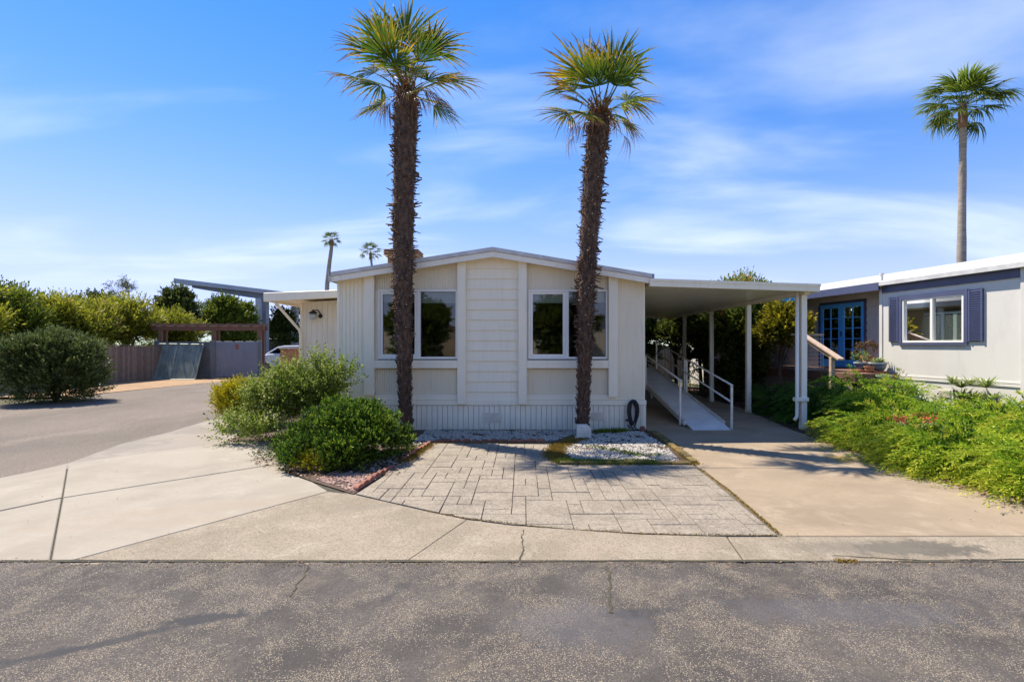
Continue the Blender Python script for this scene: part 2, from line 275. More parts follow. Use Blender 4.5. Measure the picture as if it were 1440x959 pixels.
lf_olive = G('grey_green_leaf', [(0, (0.028, 0.046, 0.010)), (.5, (0.085, 0.115, 0.028)), (1, (0.24, 0.26, 0.09))], transl=.3)
lf_willow = G('willow_leaf', [(0, (0.09, 0.11, 0.010)), (.5, (0.27, 0.28, 0.022)), (.85, (0.42, 0.40, 0.05)), (1, (0.36, 0.27, 0.10))], transl=.45)
lf_darktree = G('dark_tree_leaf', [(0, (0.020, 0.036, 0.008)), (.5, (0.065, 0.090, 0.020)), (1, (0.20, 0.22, 0.05))], transl=.4)
lf_midtree = G('mid_green_leaf', [(0, (0.05, 0.075, 0.010)), (.5, (0.13, 0.18, 0.018)), (1, (0.27, 0.30, 0.045))], transl=.42)
lf_yellow = G('yellowing_leaf', [(0, (0.05, 0.055, 0.008)), (.4, (0.18, 0.17, 0.012)), (.8, (0.44, 0.36, 0.018)), (1, (0.50, 0.27, 0.02))], transl=.5)
lf_hedge = G('deep_hedge_leaf', [(0, (0.025, 0.045, 0.009)), (.5, (0.080, 0.110, 0.018)), (.88, (0.20, 0.22, 0.035)), (1, (0.42, 0.22, 0.07))], transl=.45)
lf_grass = G('grass_blade', [(0, (0.05, 0.11, 0.012)), (.5, (0.12, 0.20, 0.02)), (.85, (0.28, 0.26, 0.04)), (1, (0.36, 0.22, 0.06))], transl=.3)
lf_moss = G('golden_moss', [(0, (0.10, 0.09, 0.012)), (.5, (0.26, 0.17, 0.025)), (1, (0.38, 0.22, 0.05))], transl=.2)
lf_palm = G('fan_palm_leaf', [(0, (0.030, 0.070, 0.010)), (.35, (0.085, 0.14, 0.014)), (.6, (0.24, 0.25, 0.018)), (.85, (0.50, 0.33, 0.03)), (1, (0.22, 0.11, 0.04))], transl=.42, per=.2, rough=.7)
lf_palmdark = G('far_palm_leaf', [(0, (0.045, 0.085, 0.012)), (.5, (0.14, 0.19, 0.018)), (1, (0.38, 0.32, 0.03))], transl=.5, per=.2)
lf_dead = G('dead_palm_leaf', [(0, (0.11, 0.05, 0.025)), (1, (0.30, 0.15, 0.06))], transl=.1)
lf_succ = G('succulent_leaf', [(0, (0.09, 0.13, 0.04)), (.6, (0.20, 0.26, 0.08)), (1, (0.36, 0.40, 0.14))], transl=.3)
lf_red = G('reddish_succulent_leaf', [(0, (0.10, 0.07, 0.04)), (1, (0.20, 0.12, 0.06))], transl=.1)
lf_flower = G('orange_flower', [(0, (0.5, 0.09, 0.04)), (1, (0.65, 0.22, 0.12))], transl=.2)
stub_m = G('cut_leaf_base', [(0, (0.06, 0.036, 0.025)), (.55, (0.15, 0.09, 0.062)), (.82, (0.20, 0.13, 0.085)), (1, (0.72, 0.64, 0.52))], transl=0.0, rough=.9)

# ------------------------------------------------------------------ object helpers
def link(o): COL.objects.link(o); return o
def tag(o, label=None, cat=None, group=None, kind=None):
    if label: o['label'] = label
    if cat: o['category'] = cat
    if group: o['group'] = group
    if kind: o['kind'] = kind
    return o
def thing(name, label, cat, loc=(0,0,0), group=None):
    o = link(bpy.data.objects.new(name, None)); o.location = loc; o.empty_display_size = 0.2
    return tag(o, label, cat, group)
def struct(name, loc=(0,0,0)):
    o = link(bpy.data.objects.new(name, None)); o.location = loc; o['kind'] = 'structure'; return o
def wloc(p):
    v = Vector((0,0,0))
    while p is not None: v += p.location; p = p.parent
    return v
def put(name, me, mat, parent=None, local=False, kind=None):
    if mat is not None and not me.materials: me.materials.append(mat)
    o = link(bpy.data.objects.new(name, me))
    if parent is not None:
        o.parent = parent
        if not local: o.location = -wloc(parent)
    if kind: o['kind'] = kind
    return o
def fin(bm, name, mat, parent=None, local=False, smooth=False, bevel=0.0, kind=None):
    if bevel > 0:
        try: bmesh.ops.bevel(bm, geom=[e for e in bm.edges], offset=bevel, segments=1, affect='EDGES', clamp_overlap=True)
        except Exception: pass
    me = bpy.data.meshes.new(name); bm.normal_update(); bm.to_mesh(me); bm.free()
    if smooth: me.polygons.foreach_set('use_smooth', [True]*len(me.polygons))
    return put(name, me, mat, parent, local, kind)
def BM(): return bmesh.new()
def addbox(bm, x0, x1, y0, y1, z0, z1, M=None):
    vs = [bm.verts.new((x, y, z)) for z in (z0, z1) for y in (y0, y1) for x in (x0, x1)]
    if M is not None:
        for v in vs: v.co = M @ v.co
    for f in ((0,2,3,1), (4,5,7,6), (0,1,5,4), (2,6,7,3), (0,4,6,2), (1,3,7,5)): bm.faces.new([vs[i] for i in f])
    return bm
def box(name, x0, x1, y0, y1, z0, z1, mat, parent=None, bevel=0.0, local=False, M=None):
    return fin(addbox(BM(), x0, x1, y0, y1, z0, z1, M), name, mat, parent, local, bevel=bevel)
def prism(bm, pts, axis, a, b):
    """extrude a 2-D outline along an axis: axis 'x' pts=(y,z), 'y' pts=(x,z), 'z' pts=(x,y)"""
    f = {'x': lambda p, t: (t, p[0], p[1]), 'y': lambda p, t: (p[0], t, p[1]), 'z': lambda p, t: (p[0], p[1], t)}[axis]
    A = [bm.verts.new(f(p, a)) for p in pts]; B = [bm.verts.new(f(p, b)) for p in pts]; n = len(pts)
    fs = [bm.faces.new(A), bm.faces.new(B[::-1])]
    for i in range(n): fs.append(bm.faces.new((A[i], B[i], B[(i+1)%n], A[(i+1)%n])))
    bmesh.ops.recalc_face_normals(bm, faces=fs)
    return bm
def tube(bm, pts, rad, n=8, cap=True):
    pts = [Vector(p) for p in pts]; rings = []
    if not hasattr(rad, '__len__'): rad = [rad]*len(pts)
    up = Vector((0.13, 0.21, 1)).normalized()
    for i, p in enumerate(pts):
        d = (pts[min(i+1, len(pts)-1)] - pts[max(i-1, 0)]).normalized()
        if abs(d.dot(up)) > 0.97: up = Vector((1, 0.1, 0.05)).normalized()
        s = d.cross(up).normalized(); t = s.cross(d)
        rings.append([bm.verts.new(p + (s*math.cos(a)+t*math.sin(a))*rad[i]) for a in (2*math.pi*k/n for k in range(n))])
    for r0, r1 in zip(rings, rings[1:]):
        for k in range(n): bm.faces.new((r0[k], r0[(k+1)%n], r1[(k+1)%n], r1[k]))
    if cap: bm.faces.new(rings[0][::-1]); bm.faces.new(rings[-1])
    return bm
def lathe(bm, prof, cx=0, cy=0, n=16):
    rings = [[bm.verts.new((cx+r*math.cos(2*math.pi*k/n), cy+r*math.sin(2*math.pi*k/n), z)) for k in range(n)] for r, z in prof]
    for r0, r1 in zip(rings, rings[1:]):
        for k in range(n): bm.faces.new((r0[k], r0[(k+1)%n], r1[(k+1)%n], r1[k]))
    bm.faces.new(rings[0][::-1]); bm.faces.new(rings[-1])
    return bm
def copy_tree(o, loc=None, rz=None, scale=None, label=None, parent=None, top=True):
    c = o.copy(); link(c); c.parent = parent
    if top:
        if loc is not None: c.location = loc
        if rz is not None: c.rotation_euler = (0, 0, rz)
        if scale is not None: c.scale = (scale,)*3 if not hasattr(scale, '__len__') else scale
        if label: c['label'] = label
    for ch in list(o.children): copy_tree(ch, parent=c, top=False)
    return c
def quads(name, V, mat, parent=None, tintv=None, local=True, kind=None, tris=False):
    """V: (n,4,3) array of quads (or (n,3,3) tris) -> one mesh"""
    k = 3 if tris else 4
    V = np.asarray(V, dtype=np.float32).reshape(-1, k, 3); n = len(V)
    me = bpy.data.meshes.new(name); me.vertices.add(n*k); me.vertices.foreach_set('co', V.ravel())
    me.loops.add(n*k); me.loops.foreach_set('vertex_index', np.arange(n*k, dtype=np.int32))
    me.polygons.add(n); me.polygons.foreach_set('loop_start', np.arange(0, n*k, k, dtype=np.int32))
    try: me.polygons.foreach_set('loop_total', np.full(n, k, dtype=np.int32))
    except Exception: pass
    if tintv is not None:
        a = me.attributes.new('tint', 'FLOAT', 'POINT')
        t = np.asarray(tintv, dtype=np.float32)
        if t.ndim == 1: t = np.repeat(t, k)
        a.data.foreach_set('value', np.clip(t.ravel(), 0, 1))
    me.update(calc_edges=True)
    return put(name, me, mat, parent, local, kind)

# ------------------------------------------------------------------ foliage arrays
def unit(v): return v / (np.linalg.norm(v, axis=-1, keepdims=True) + 1e-9)
def leaves(rng, P, D, length, width, tint0, spread=0.5):
    """one diamond leaf per row: base at P, along D"""
    n = len(P); D = unit(D + rng.normal(0, spread, (n, 3)) * 0.6)
    s = unit(np.cross(D, rng.normal(0, 1, (n, 3))))
    L = (length * rng.uniform(.7, 1.25, n))[:, None]; W = (width * rng.uniform(.75, 1.25, n))[:, None]
    mid = P + D*L*0.45
    return np.stack([P, mid + s*W*.5, P + D*L, mid - s*W*.5], 1), tint0
def sprigs(rng, P, D, L, K, ll, lw, ang=0.9, droop=0.0, tint=None, tipb=0.25, tj=0.15):
    """K leaves up each sprig; P,D (n,3); L scalar or (n,)"""
    n = len(P); D = unit(D); L = np.broadcast_to(np.asarray(L, float), (n,))
    s = unit(np.cross(D, rng.normal(0, 1, (n, 3)))); t = np.cross(D, s)
    out, tt = [], []
    base = rng.uniform(0.1, 0.75, n) if tint is None else tint
    for k in range(K):
        f = (k + 0.6) / K
        pos = P + D*(L*f)[:, None]; pos[:, 2] -= droop * L * f*f
        a = k*2.4 + rng.uniform(0, .8, n)
        side = s*np.cos(a)[:, None] + t*np.sin(a)[:, None]
        d = unit(D*math.cos(ang) + side*math.sin(ang)) if k < K-1 else D
        q, _ = leaves(rng, pos, d, ll, lw, None, 0.25)
        out.append(q); tt.append(base + tipb*(f-.5) + rng.normal(0, tj, n))
    return np.concatenate(out), np.concatenate(tt)
def shell(rng, n, c, r, inner=0.55, up=0.35, zmin=None):
    """points in the outer part of an ellipsoid with outward+up directions"""
    d = unit(rng.normal(0, 1, (n, 3))); d[:, 2] = np.abs(d[:, 2])*np.where(rng.uniform(0,1,n) < .72, 1, -1)
    rr = rng.uniform(inner, 1.0, n)[:, None]
    P = np.array(c) + d*np.array(r)*rr
    if zmin is not None: P[:, 2] = np.maximum(P[:, 2], zmin)
    D = unit(d + np.array([0, 0, up]))
    return P, D
def clump_set(rng, n, c, r, cr):
    """n clump centres on/in a big ellipsoid"""
    out = []
    for i in range(n):
        d = rng.normal(0, 1, 3); d /= np.linalg.norm(d)
        d[2] = abs(d[2]) if rng.uniform() < .7 else d[2]
        k = rng.uniform(.35, .95)
        out.append((np.array(c) + d*np.array(r)*k, cr*rng.uniform(.65, 1.25)))
    return out

# ================================================================== GROUND
def gp(px, py, z=0.03):
    Y = FOC*(EYE-z)/(py-HY); return ((px-VX)/FOC*Y, Y)
def ccw(p):
    a = sum(p[i][0]*p[(i+1)%len(p)][1]-p[(i+1)%len(p)][0]*p[i][1] for i in range(len(p)))
    return p if a > 0 else p[::-1]
def inset(p, d):
    p = ccw(list(p)); n = len(p); out = []
    for i in range(n):
        a, b, c = Vector(p[i-1]), Vector(p[i]), Vector(p[(i+1)%n])
        e0 = (b-a).normalized(); e1 = (c-b).normalized()
        n0 = Vector((-e0.y, e0.x)); n1 = Vector((-e1.y, e1.x)); m = (n0+n1)
        if m.length < 1e-4: m = n0
        m.normalize(); k = d/max(0.35, m.dot(n0)); q = b+m*k; out.append((q.x, q.y))
    return out
def slab(name, pts, mat, parent, top=0.03, bot=-0.05, gap=0.006, ch=0.008):
    P0 = inset(pts, gap); P1 = inset(pts, gap+ch); n = len(P0); bm = BM()
    a = [bm.verts.new((x, y, bot)) for x, y in P0]; b = [bm.verts.new((x, y, top-ch)) for x, y in P0]; c = [bm.verts.new((x, y, top)) for x, y in P1]
    for u, v in ((a, b), (b, c)):
        for i in range(n): bm.faces.new((u[i], u[(i+1)%n], v[(i+1)%n], v[i]))
    bm.faces.new(c)
    return fin(bm, name, mat, parent)
def sheet(name, pts, z, mat, parent=None, kind=None):
    bm = BM(); bm.faces.new([bm.verts.new((x, y, z)) for x, y in ccw(list(pts))]); return fin(bm, name, mat, parent, kind=kind)

sheet('ground', [(-1500, -1500), (1500, -1500), (1500, 1500), (-1500, 1500)], -0.07, drygrass, kind='structure')
# the street in front: ragged far edge against the concrete
rg = random.Random(5)
edge = [(-90, 4.02)] + [(x, 4.055 + 0.018*math.sin(x*2.3) + .012*math.sin(x*9.1) + rg.uniform(-.022, .022)) for x in [i*0.06 - 5 for i in range(225)]] + [(90, 4.0)]
street = sheet('street', [(-90, -7.5), (90, -7.5)] + edge[::-1], 0.034, asphalt, kind='structure')
sheet('side_street', [(-16.5, 3.0), (-6.2, 3.0), (-6.55, 6.0), (-6.75, 8), (-6.95, 10.2), (-7.1, 12), (-7.3, 14), (-7.3, 22), (-5, 46), (-25, 46), (-22, 30), (-15.2, 27.5), (-15.1, 22), (-15.5, 18), (-15.7, 14)], 0.004, sideasph, kind='structure')
apron = struct('concrete_apron')
sheet('joint_bed', [(-8, 3.95), (12, 3.95), (12, 5.2), (6.3, 5.2), (6.3, 21), (2.45, 21), (2.45, 7.2), (-5.2, 9.9), (-7, 14), (-7.3, 14), (-7.1, 12), (-6.8, 6)], 0.012, jointm, apron)
G_ = gp
slab('concrete_slab', [(-7.05, 5.85), (-6.98, 6.6), G_(95.2, 652.5), G_(87.4, 699)] + [(-8.3, 5.5)][:0] + [G_(-60, 730)], newconc, apron, gap=.004)
slab('concrete_slab', [G_(-60, 731), G_(87.4, 700), G_(69.2, 796.5), (-5.0, 4.09), (-5.9, 4.5), (-6.4, 5.0)], newconc, apron)
slab('concrete_slab', [G_(96.1, 652), G_(322, 620.5), G_(402, 620), G_(402, 650), G_(88.2, 699.3)], newconc, apron, gap=.004)
slab('concrete_slab', [G_(88.2, 700), G_(402, 650.5), G_(402, 664), G_(440, 677.5), G_(462, 690.5), G_(70.1, 795.8)], newconc, apron, gap=.004)
slab('gutter_slab', [(-6.95, 6.3), G_(96.5, 650), G_(170, 623.5), G_(240, 606.5), G_(300, 588.5), G_(338, 575.5), (-7.15, 14), (-6.3, 14), (-5.6, 10.2), G_(322, 620)], gutterconc, apron, top=0.026)
slab('curb_slab', [G_(72, 796), G_(462, 691), G_(500, 695.5), G_(600, 718.5), G_(656.2, 730.3), G_(566.6, 792)], oldconc, apron, gap=.0015, ch=.003)
slab('curb_slab', [G_(656.7, 730.5), G_(720, 738.5), G_(900, 751), G_(1021, 754.2), G_(1047, 791), G_(567.1, 792)], oldconc, apron, gap=.0015, ch=.003)
slab('curb_slab', [G_(1023, 754.2), G_(1095, 754), G_(1170, 790.5), G_(1049, 791)], oldconc, apron, gap=.003)
slab('curb_slab', [G_(1096, 754), (9.4, 4.612), (9.4, 4.06), G_(1171, 790.5)], oldconc, apron, gap=.002)
drive = struct('driveway')
slab('driveway_slab', [(2.43, 4.618), (6.0, 4.618), (5.35, 7.168), (2.53, 7.168)], driveconc, drive, gap=.003)
slab('driveway_slab', [(2.55, 7.18), (5.40, 7.18), (5.62, 10.288), (2.60, 10.288)], driveconc, drive, gap=.004)
slab('driveway_slab', [(2.60, 10.30), (5.62, 10.30), (6.15, 14), (6.15, 21), (2.60, 21)], driveconc, drive, gap=.007)
# cracks (thin strips of dirt lying in the surface)
def crack(pts, w, mat, z, rs=0):
    r = random.Random(rs); P = []
    for (a, b) in zip(pts, pts[1:]):
        for k in range(6):
            t = k/6; P.append(Vector((a[0]+(b[0]-a[0])*t + r.uniform(-.012, .012), a[1]+(b[1]-a[1])*t + r.uniform(-.008, .008), z)))
    P.append(Vector((*pts[-1], z))); bm = BM(); pr = None
    for i, p in enumerate(P):
        d = (P[min(i+1, len(P)-1)]-P[max(0, i-1)]).normalized(); s = Vector((-d.y, d.x, 0))*w*r.uniform(.4, 1.2)
        c = (bm.verts.new(p-s), bm.verts.new(p+s))
        if pr: bm.faces.new((pr[0], c[0], c[1], pr[1]))
        pr = c
    return bm
for pts, w in (([G_(737, 745), G_(733, 762), G_(736, 770), G_(730, 791)], .006), ([G_(1172, 781), G_(1300, 788), G_(1440, 786)], .007)):
    fin(crack(pts, w, jointm, 0.0335, 3), 'concrete_crack', jointm, apron)
for pts, w in (([G_(853, 795, .034), G_(858, 812, .034), G_(856, 838, .034), G_(859, 862, .034)], .013), ([G_(436, 797, .034), G_(418, 822, .034), G_(408, 838, .034)], .007)):
    fin(crack(pts, w, jointm, 0.0375, 4), 'asphalt_crack', jointm, street)

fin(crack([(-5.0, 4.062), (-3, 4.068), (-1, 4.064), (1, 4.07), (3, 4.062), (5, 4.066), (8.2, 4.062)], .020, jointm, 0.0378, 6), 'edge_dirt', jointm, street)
# stamped stone paving: every stone a piece
paving = struct('stone_paving')
M_ = 0.153; OX, OY = -2.564, 4.60
outer = ccw([G_(500.5, 694.5), G_(600, 717.5), G_(655, 728.5), G_(720, 737.2), G_(810, 745), G_(900, 749.8), G_(1000, 752.6), G_(1094, 752.6), (2.52, 7.36), (2.52, 9.02), (-1.60, 9.02)])
NX, NY = 34, 29
occ = np.zeros((NX, NY), bool); rp = random.Random(21); stones = []
def clip(poly, outer):
    out = list(poly)
    for i in range(len(outer)):
        a, b = outer[i], outer[(i+1) % len(outer)]; src, out = out, []
        for j in range(len(src)):
            p, q = src[j-1], src[j]
            f = lambda v: (b[0]-a[0])*(v[1]-a[1]) - (b[1]-a[1])*(v[0]-a[0])
            fp, fq = f(p), f(q)
            if (fp >= 0) != (fq >= 0):
                t = fp/(fp-fq); out.append((p[0]+(q[0]-p[0])*t, p[1]+(q[1]-p[1])*t))
            if fq >= 0: out.append(q)
        if len(out) < 3: return []
    return out
def area(p): return abs(sum(p[i][0]*p[(i+1)%len(p)][1]-p[(i+1)%len(p)][0]*p[i][1] for i in range(len(p))))/2
for j in range(NY):
    for i in range(NX):
        if j >= 18 and i >= 20: occ[i, j] = True
for j in range(NY):
    for i in range(NX):
        if occ[i, j]: continue
        opts = [(3, 2), (2, 2), (2, 1), (1, 1), (3, 1), (1, 2), (2, 3), (3, 3), (2, 1), (2, 2), (3, 2), (1, 2)]
        rp.shuffle(opts)
        for w, h in opts + [(1, 1)]:
            if i+w > NX or j+h > NY or occ[i:i+w, j:j+h].any(): continue
            if (j < 18 < j+h) and i+w > 20: continue
            break
        occ[i:i+w, j:j+h] = True
        x0, y0 = OX+i*M_, OY+j*M_; x1, y1 = x0+w*M_, y0+h*M_
        jt = lambda: rp.uniform(-.012, .012)
        poly = clip([(x0+jt()*0, y0), (x1, y0), (x1, y1), (x0, y1)], outer)
        if len(poly) >= 3 and area(poly) > 0.004: stones.append(poly)
sheet('joint_dirt', [(-2.1, 4.62), (2.5, 4.62), (2.53, 9.1), (-1.75, 9.1), (-2.15, 6.0)], 0.0165, mk('grout_dirt', (0.15, 0.12, 0.085), (0.10, 0.082, 0.055), scale=5, rough=1.0), paving)
for poly in stones:
    # drop near-duplicate corners
    pp = [p for k, p in enumerate(poly) if (abs(p[0]-poly[k-1][0])+abs(p[1]-poly[k-1][1])) > .012]
    if len(pp) < 3: continue
    slab('paving_stone', pp, paverm, paving, top=0.034+rp.uniform(-.004, .003), bot=0.0, gap=rp.uniform(.0025, .0055), ch=0.004)

# planting beds
sheet('gravel_bed_soil', [(-2.1, 9.04), (.46, 9.04), (.52, 7.40), (2.52, 7.40), (2.58, 10.6), (-2.1, 10.6)], 0.030, soil, kind='structure')
sheet('shrub_bed_soil', [G_(497, 694), G_(440, 676.5), G_(385, 655), (-4.95, 8.0), (-5.5, 9.4), (-6.4, 14), (-3.87, 14), (-3.87, 10.4), (-1.66, 10.6), (-1.62, 9.0), (-1.72, 8.0), (-1.80, 7.3)], 0.028, soil, kind='structure')
sheet('mulch_bed', [(5.42, 7.2), (5.65, 10.3), (6.2, 14), (6.2, 21), (10.5, 21), (10.5, 4.8), (5.95, 4.8)], 0.020, mulch, kind='structure')
sheet('gravel_shoulder', [(-20, 17.0), (-15.75, 17.2), (-15.4, 20), (-15.0, 23), (-13.6, 26.6), (-20, 27)], 0.010, tangravel, kind='structure')

# loose stones: one low ball shape repeated into one mesh
def stones_mesh(name, n, pts_fn, size, mat, kind='stuff', z=0.03, seed=1, parent=None, flat=.6):
    rng = np.random.default_rng(seed)
    t = (1+5**.5)/2
    V = unit(np.array([(-1,t,0),(1,t,0),(-1,-t,0),(1,-t,0),(0,-1,t),(0,1,t),(0,-1,-t),(0,1,-t),(t,0,-1),(t,0,1),(-t,0,-1),(-t,0,1)], float))
    F = np.array([(0,11,5),(0,5,1),(0,1,7),(0,7,10),(0,10,11),(1,5,9),(5,11,4),(11,10,2),(10,7,6),(7,1,8),(3,9,4),(3,4,2),(3,2,6),(3,6,8),(3,8,9),(4,9,5),(2,4,11),(6,2,10),(8,6,7),(9,8,1)])
    P = pts_fn(rng, n); keep = (np.sin(P[:, 0]*5.3+seed)*np.cos(P[:, 1]*6.1+seed*2)+.5*np.sin(P[:, 0]*13+P[:, 1]*9)+rng.normal(0, .45, n)) < .75; P = P[keep]; n = len(P)
    S = size*rng.uniform(.5, 1.3, (n, 1))*rng.uniform(.7, 1.2, (n, 3)); S[:, 2] *= flat
    W = V[None]*S[:, None, :]*(1+rng.normal(0, .09, (n, 12, 1)))
    a = rng.uniform(0, 6.28, n); c, s = np.cos(a)[:, None], np.sin(a)[:, None]
    X = W[..., 0]*c-W[..., 1]*s; Y = W[..., 0]*s+W[..., 1]*c
    W = np.stack([X, Y, W[..., 2]], -1) + np.concatenate([P, np.full((n, 1), z)+S[:, 2:3]*.4], 1)[:, None, :]
    return quads(name, W[:, F].reshape(-1, 3, 3), mat, parent, kind=kind, tris=True)
def in_poly(poly):
    poly = np.array(poly); x0, y0 = poly.min(0); x1, y1 = poly.max(0)
    def f(rng, n):
        out = []
        while sum(map(len, out)) < n:
            q = rng.uniform((x0, y0), (x1, y1), (n, 2)); ins = np.zeros(n, bool)
            for i in range(len(poly)):
                a, b = poly[i-1], poly[i]
                c = ((a[1] > q[:, 1]) != (b[1] > q[:, 1])) & (q[:, 0] < (b[0]-a[0])*(q[:, 1]-a[1])/(b[1]-a[1]+1e-12)+a[0]); ins ^= c
            out.append(q[ins])
        return np.concatenate(out)[:n]
    return f
tag(stones_mesh('white_gravel', 4800, in_poly([(.80, 7.62), (2.38, 7.55), (2.50, 8.6), (2.45, 10.2), (1.05, 10.25), (.95, 8.9), (.62, 8.5)]), .019, pebble, seed=2))
tag(stones_mesh('grey_gravel', 5200, in_poly([(-2.0, 9.16), (.55, 9.16), (1.1, 10.0), (1.1, 10.38), (-2.0, 10.38)]), .017, mk('dusty_pebble', (0.56, 0.50, 0.42), (0.26, 0.225, 0.18), scale=22, rough=.9, lo=.25, hi=.75), seed=3))
tag(stones_mesh('red_gravel', 1300, in_poly([G_(497, 692), G_(445, 674), G_(470, 664), G_(540, 668), (-1.78, 7.5), (-1.86, 7.1)]), .019, redpebble, seed=4))
tag(stones_mesh('pale_shrub_gravel', 1100, in_poly([G_(470, 664), G_(400, 655), (-3.9, 9.5), (-1.75, 9.0), (-1.76, 7.6), G_(540, 664)]), .018, pebble, seed=5))

# bark chips and fallen bits
def chips_mesh(name, n, poly, size, mat, z, seed, parent=None, tn=None):
    rng = np.random.default_rng(seed); P = in_poly(poly)(rng, n); P = np.concatenate([P, z+rng.uniform(0, .02, (n, 1))], 1)
    d = unit(np.concatenate([rng.normal(0, 1, (n, 2)), rng.normal(0, .25, (n, 1))], 1)); s = unit(np.cross(d, unit(np.array([0, 0, 1.])+rng.normal(0, .3, (n, 3)))))
    L = size*rng.uniform(.4, 1.3, (n, 1)); W = L*rng.uniform(.25, .6, (n, 1))
    return quads(name, np.stack([P-d*L-s*W, P+d*L-s*W*.6, P+d*L+s*W, P-d*L*.8+s*W], 1), mat, parent, kind='stuff', tintv=rng.uniform(0, 1, n))
litterm = leafmat('fallen_litter', [(0, (0.10, 0.05, 0.03)), (.5, (0.26, 0.15, 0.08)), (1, (0.42, 0.28, 0.16))], transl=.1)
chips_mesh('bark_chips', 7000, [(5.75, 8.8), (6.3, 14), (6.3, 20), (9.5, 20), (9.5, 11), (7, 8.8)], .035, chips, .025, 7)
chips_mesh('fallen_litter', 2600, [(5.28, 7.2), (5.42, 9.0), (5.9, 10.6), (6.6, 10.3), (6.0, 7.2), (6.6, 4.9), (5.62, 4.8), (5.4, 6.0)], .022, litterm, .034, 8)
chips_mesh('scattered_leaf_litter', 420, [(2.7, 7.3), (5.5, 7.3), (5.7, 10.6), (2.7, 10.6)], .010, litterm, .036, 9)
chips_mesh('apron_leaf_litter', 260, [(-6.5, 5.0), (-4.6, 4.2), (9, 4.1), (5.4, 7.0), (2.5, 4.8), (-2.2, 5.8), (-3.8, 7.2), (-6.5, 8)], .008, litterm, .036, 19)
chips_mesh('curb_grit', 1800, [(-8, 3.93), (9, 3.93), (9, 4.10), (-8, 4.10)], .007, litterm, .037, 29)
chips_mesh('paving_leaf_litter', 240, [(-1.7, 5.0), (2.3, 4.9), (2.4, 7.3), (-1.5, 8.8)], .008, litterm, .040, 39)
chips_mesh('dry_twigs', 1500, [G_(345, 648), G_(380, 662), G_(445, 676), G_(560, 668), (-1.8, 7.9), (-3.5, 8.6)], .02, litterm, .035, 10)

# moss and weeds along joints
def tufts(name, pts, n, h, mat, seed, width=.04, kind='stuff', lean=.7, z=.03, lw=.006):
    rng = np.random.default_rng(seed); pts = np.array(pts, float); seg = np.linalg.norm(np.diff(pts, axis=0), axis=1); cum = np.concatenate([[0], np.cumsum(seg)])
    u = rng.uniform(0, cum[-1], n); x = np.interp(u, cum, pts[:, 0]); y = np.interp(u, cum, pts[:, 1])
    P = np.stack([x+rng.normal(0, width, n), y+rng.normal(0, width, n), np.full(n, z)], 1)
    D = unit(np.stack([rng.normal(0, lean, n), rng.normal(0, lean, n), np.ones(n)], 1))
    q, _ = leaves(rng, P, D, h, lw, None, .2)
    return quads(name, q, mat, kind=kind, tintv=np.clip(rng.beta(2, 2, n), 0, 1))
tufts('edge_grass', [(.56, 7.50), (.9, 7.44), (1.5, 7.42), (2.0, 7.42)], 5200, .075, lf_grass, 11, width=.045)
tufts('edge_moss', [(1.45, 7.42), (2.3, 7.42), (2.56, 7.40), (2.62, 8.5), (2.66, 10.2)], 7000, .028, lf_moss, 12, width=.04, lw=.009)
tufts('bed_moss', [(.55, 7.55), (.52, 8.1), (.62, 8.7), (.95, 9.2), (1.2, 9.5)], 9000, .035, lf_moss, 13, width=.085, lw=.010)
tufts('bed_weeds', [(1.45, 10.0), (1.75, 10.1), (2.1, 10.15)], 900, .09, lf_grass, 14, width=.05, lw=.012)
tufts('gravel_weeds', [(1.15, 8.6), (1.5, 8.35), (1.6, 8.3), (1.9, 7.9), (2.2, 8.0)], 500, .05, lf_grass, 15, width=.06, lw=.01)
tufts('wall_weeds', [(-1.8, 10.28), (.6, 10.28)], 350, .05, lf_grass, 16, width=.03)
tufts('joint_moss', [G_(1096, 751), (2.50, 6.0), (2.53, 7.1)], 1300, .018, lf_moss, 17, width=.012, lw=.008)
tufts('curb_moss', [G_(600, 719), G_(650, 728), G_(760, 741), G_(900, 750.5), G_(1090, 753)], 900, .015, lf_moss, 18, width=.009, lw=.007)
tufts('curb_weeds', [G_(1175, 790), G_(1205, 790)], 350, .022, lf_moss, 19, width=.015, lw=.007)
tufts('kerb_edge_weeds', [G_(80, 798), G_(400, 795), G_(700, 793), G_(1000, 793), G_(1400, 795)], 500, .014, lf_moss, 20, width=.012, lw=.007)
tufts('brick_edge_moss', [(-1.6, 8.98), (-1.0, 8.97), (-.3, 8.96), (.4, 8.96)], 1800, .022, lf_moss, 22, width=.02, lw=.009)
tufts('shrub_bed_grass', [(-1.66, 8.8), (-1.74, 8.0), (-1.80, 7.5)], 2300, .05, lf_moss, 23, width=.06, lw=.008)
tufts('shrub_bed_weeds', [(-1.9, 8.6), (-2.1, 8.0), (-2.6, 7.2)], 1500, .06, lf_grass, 24, width=.12, lw=.008)

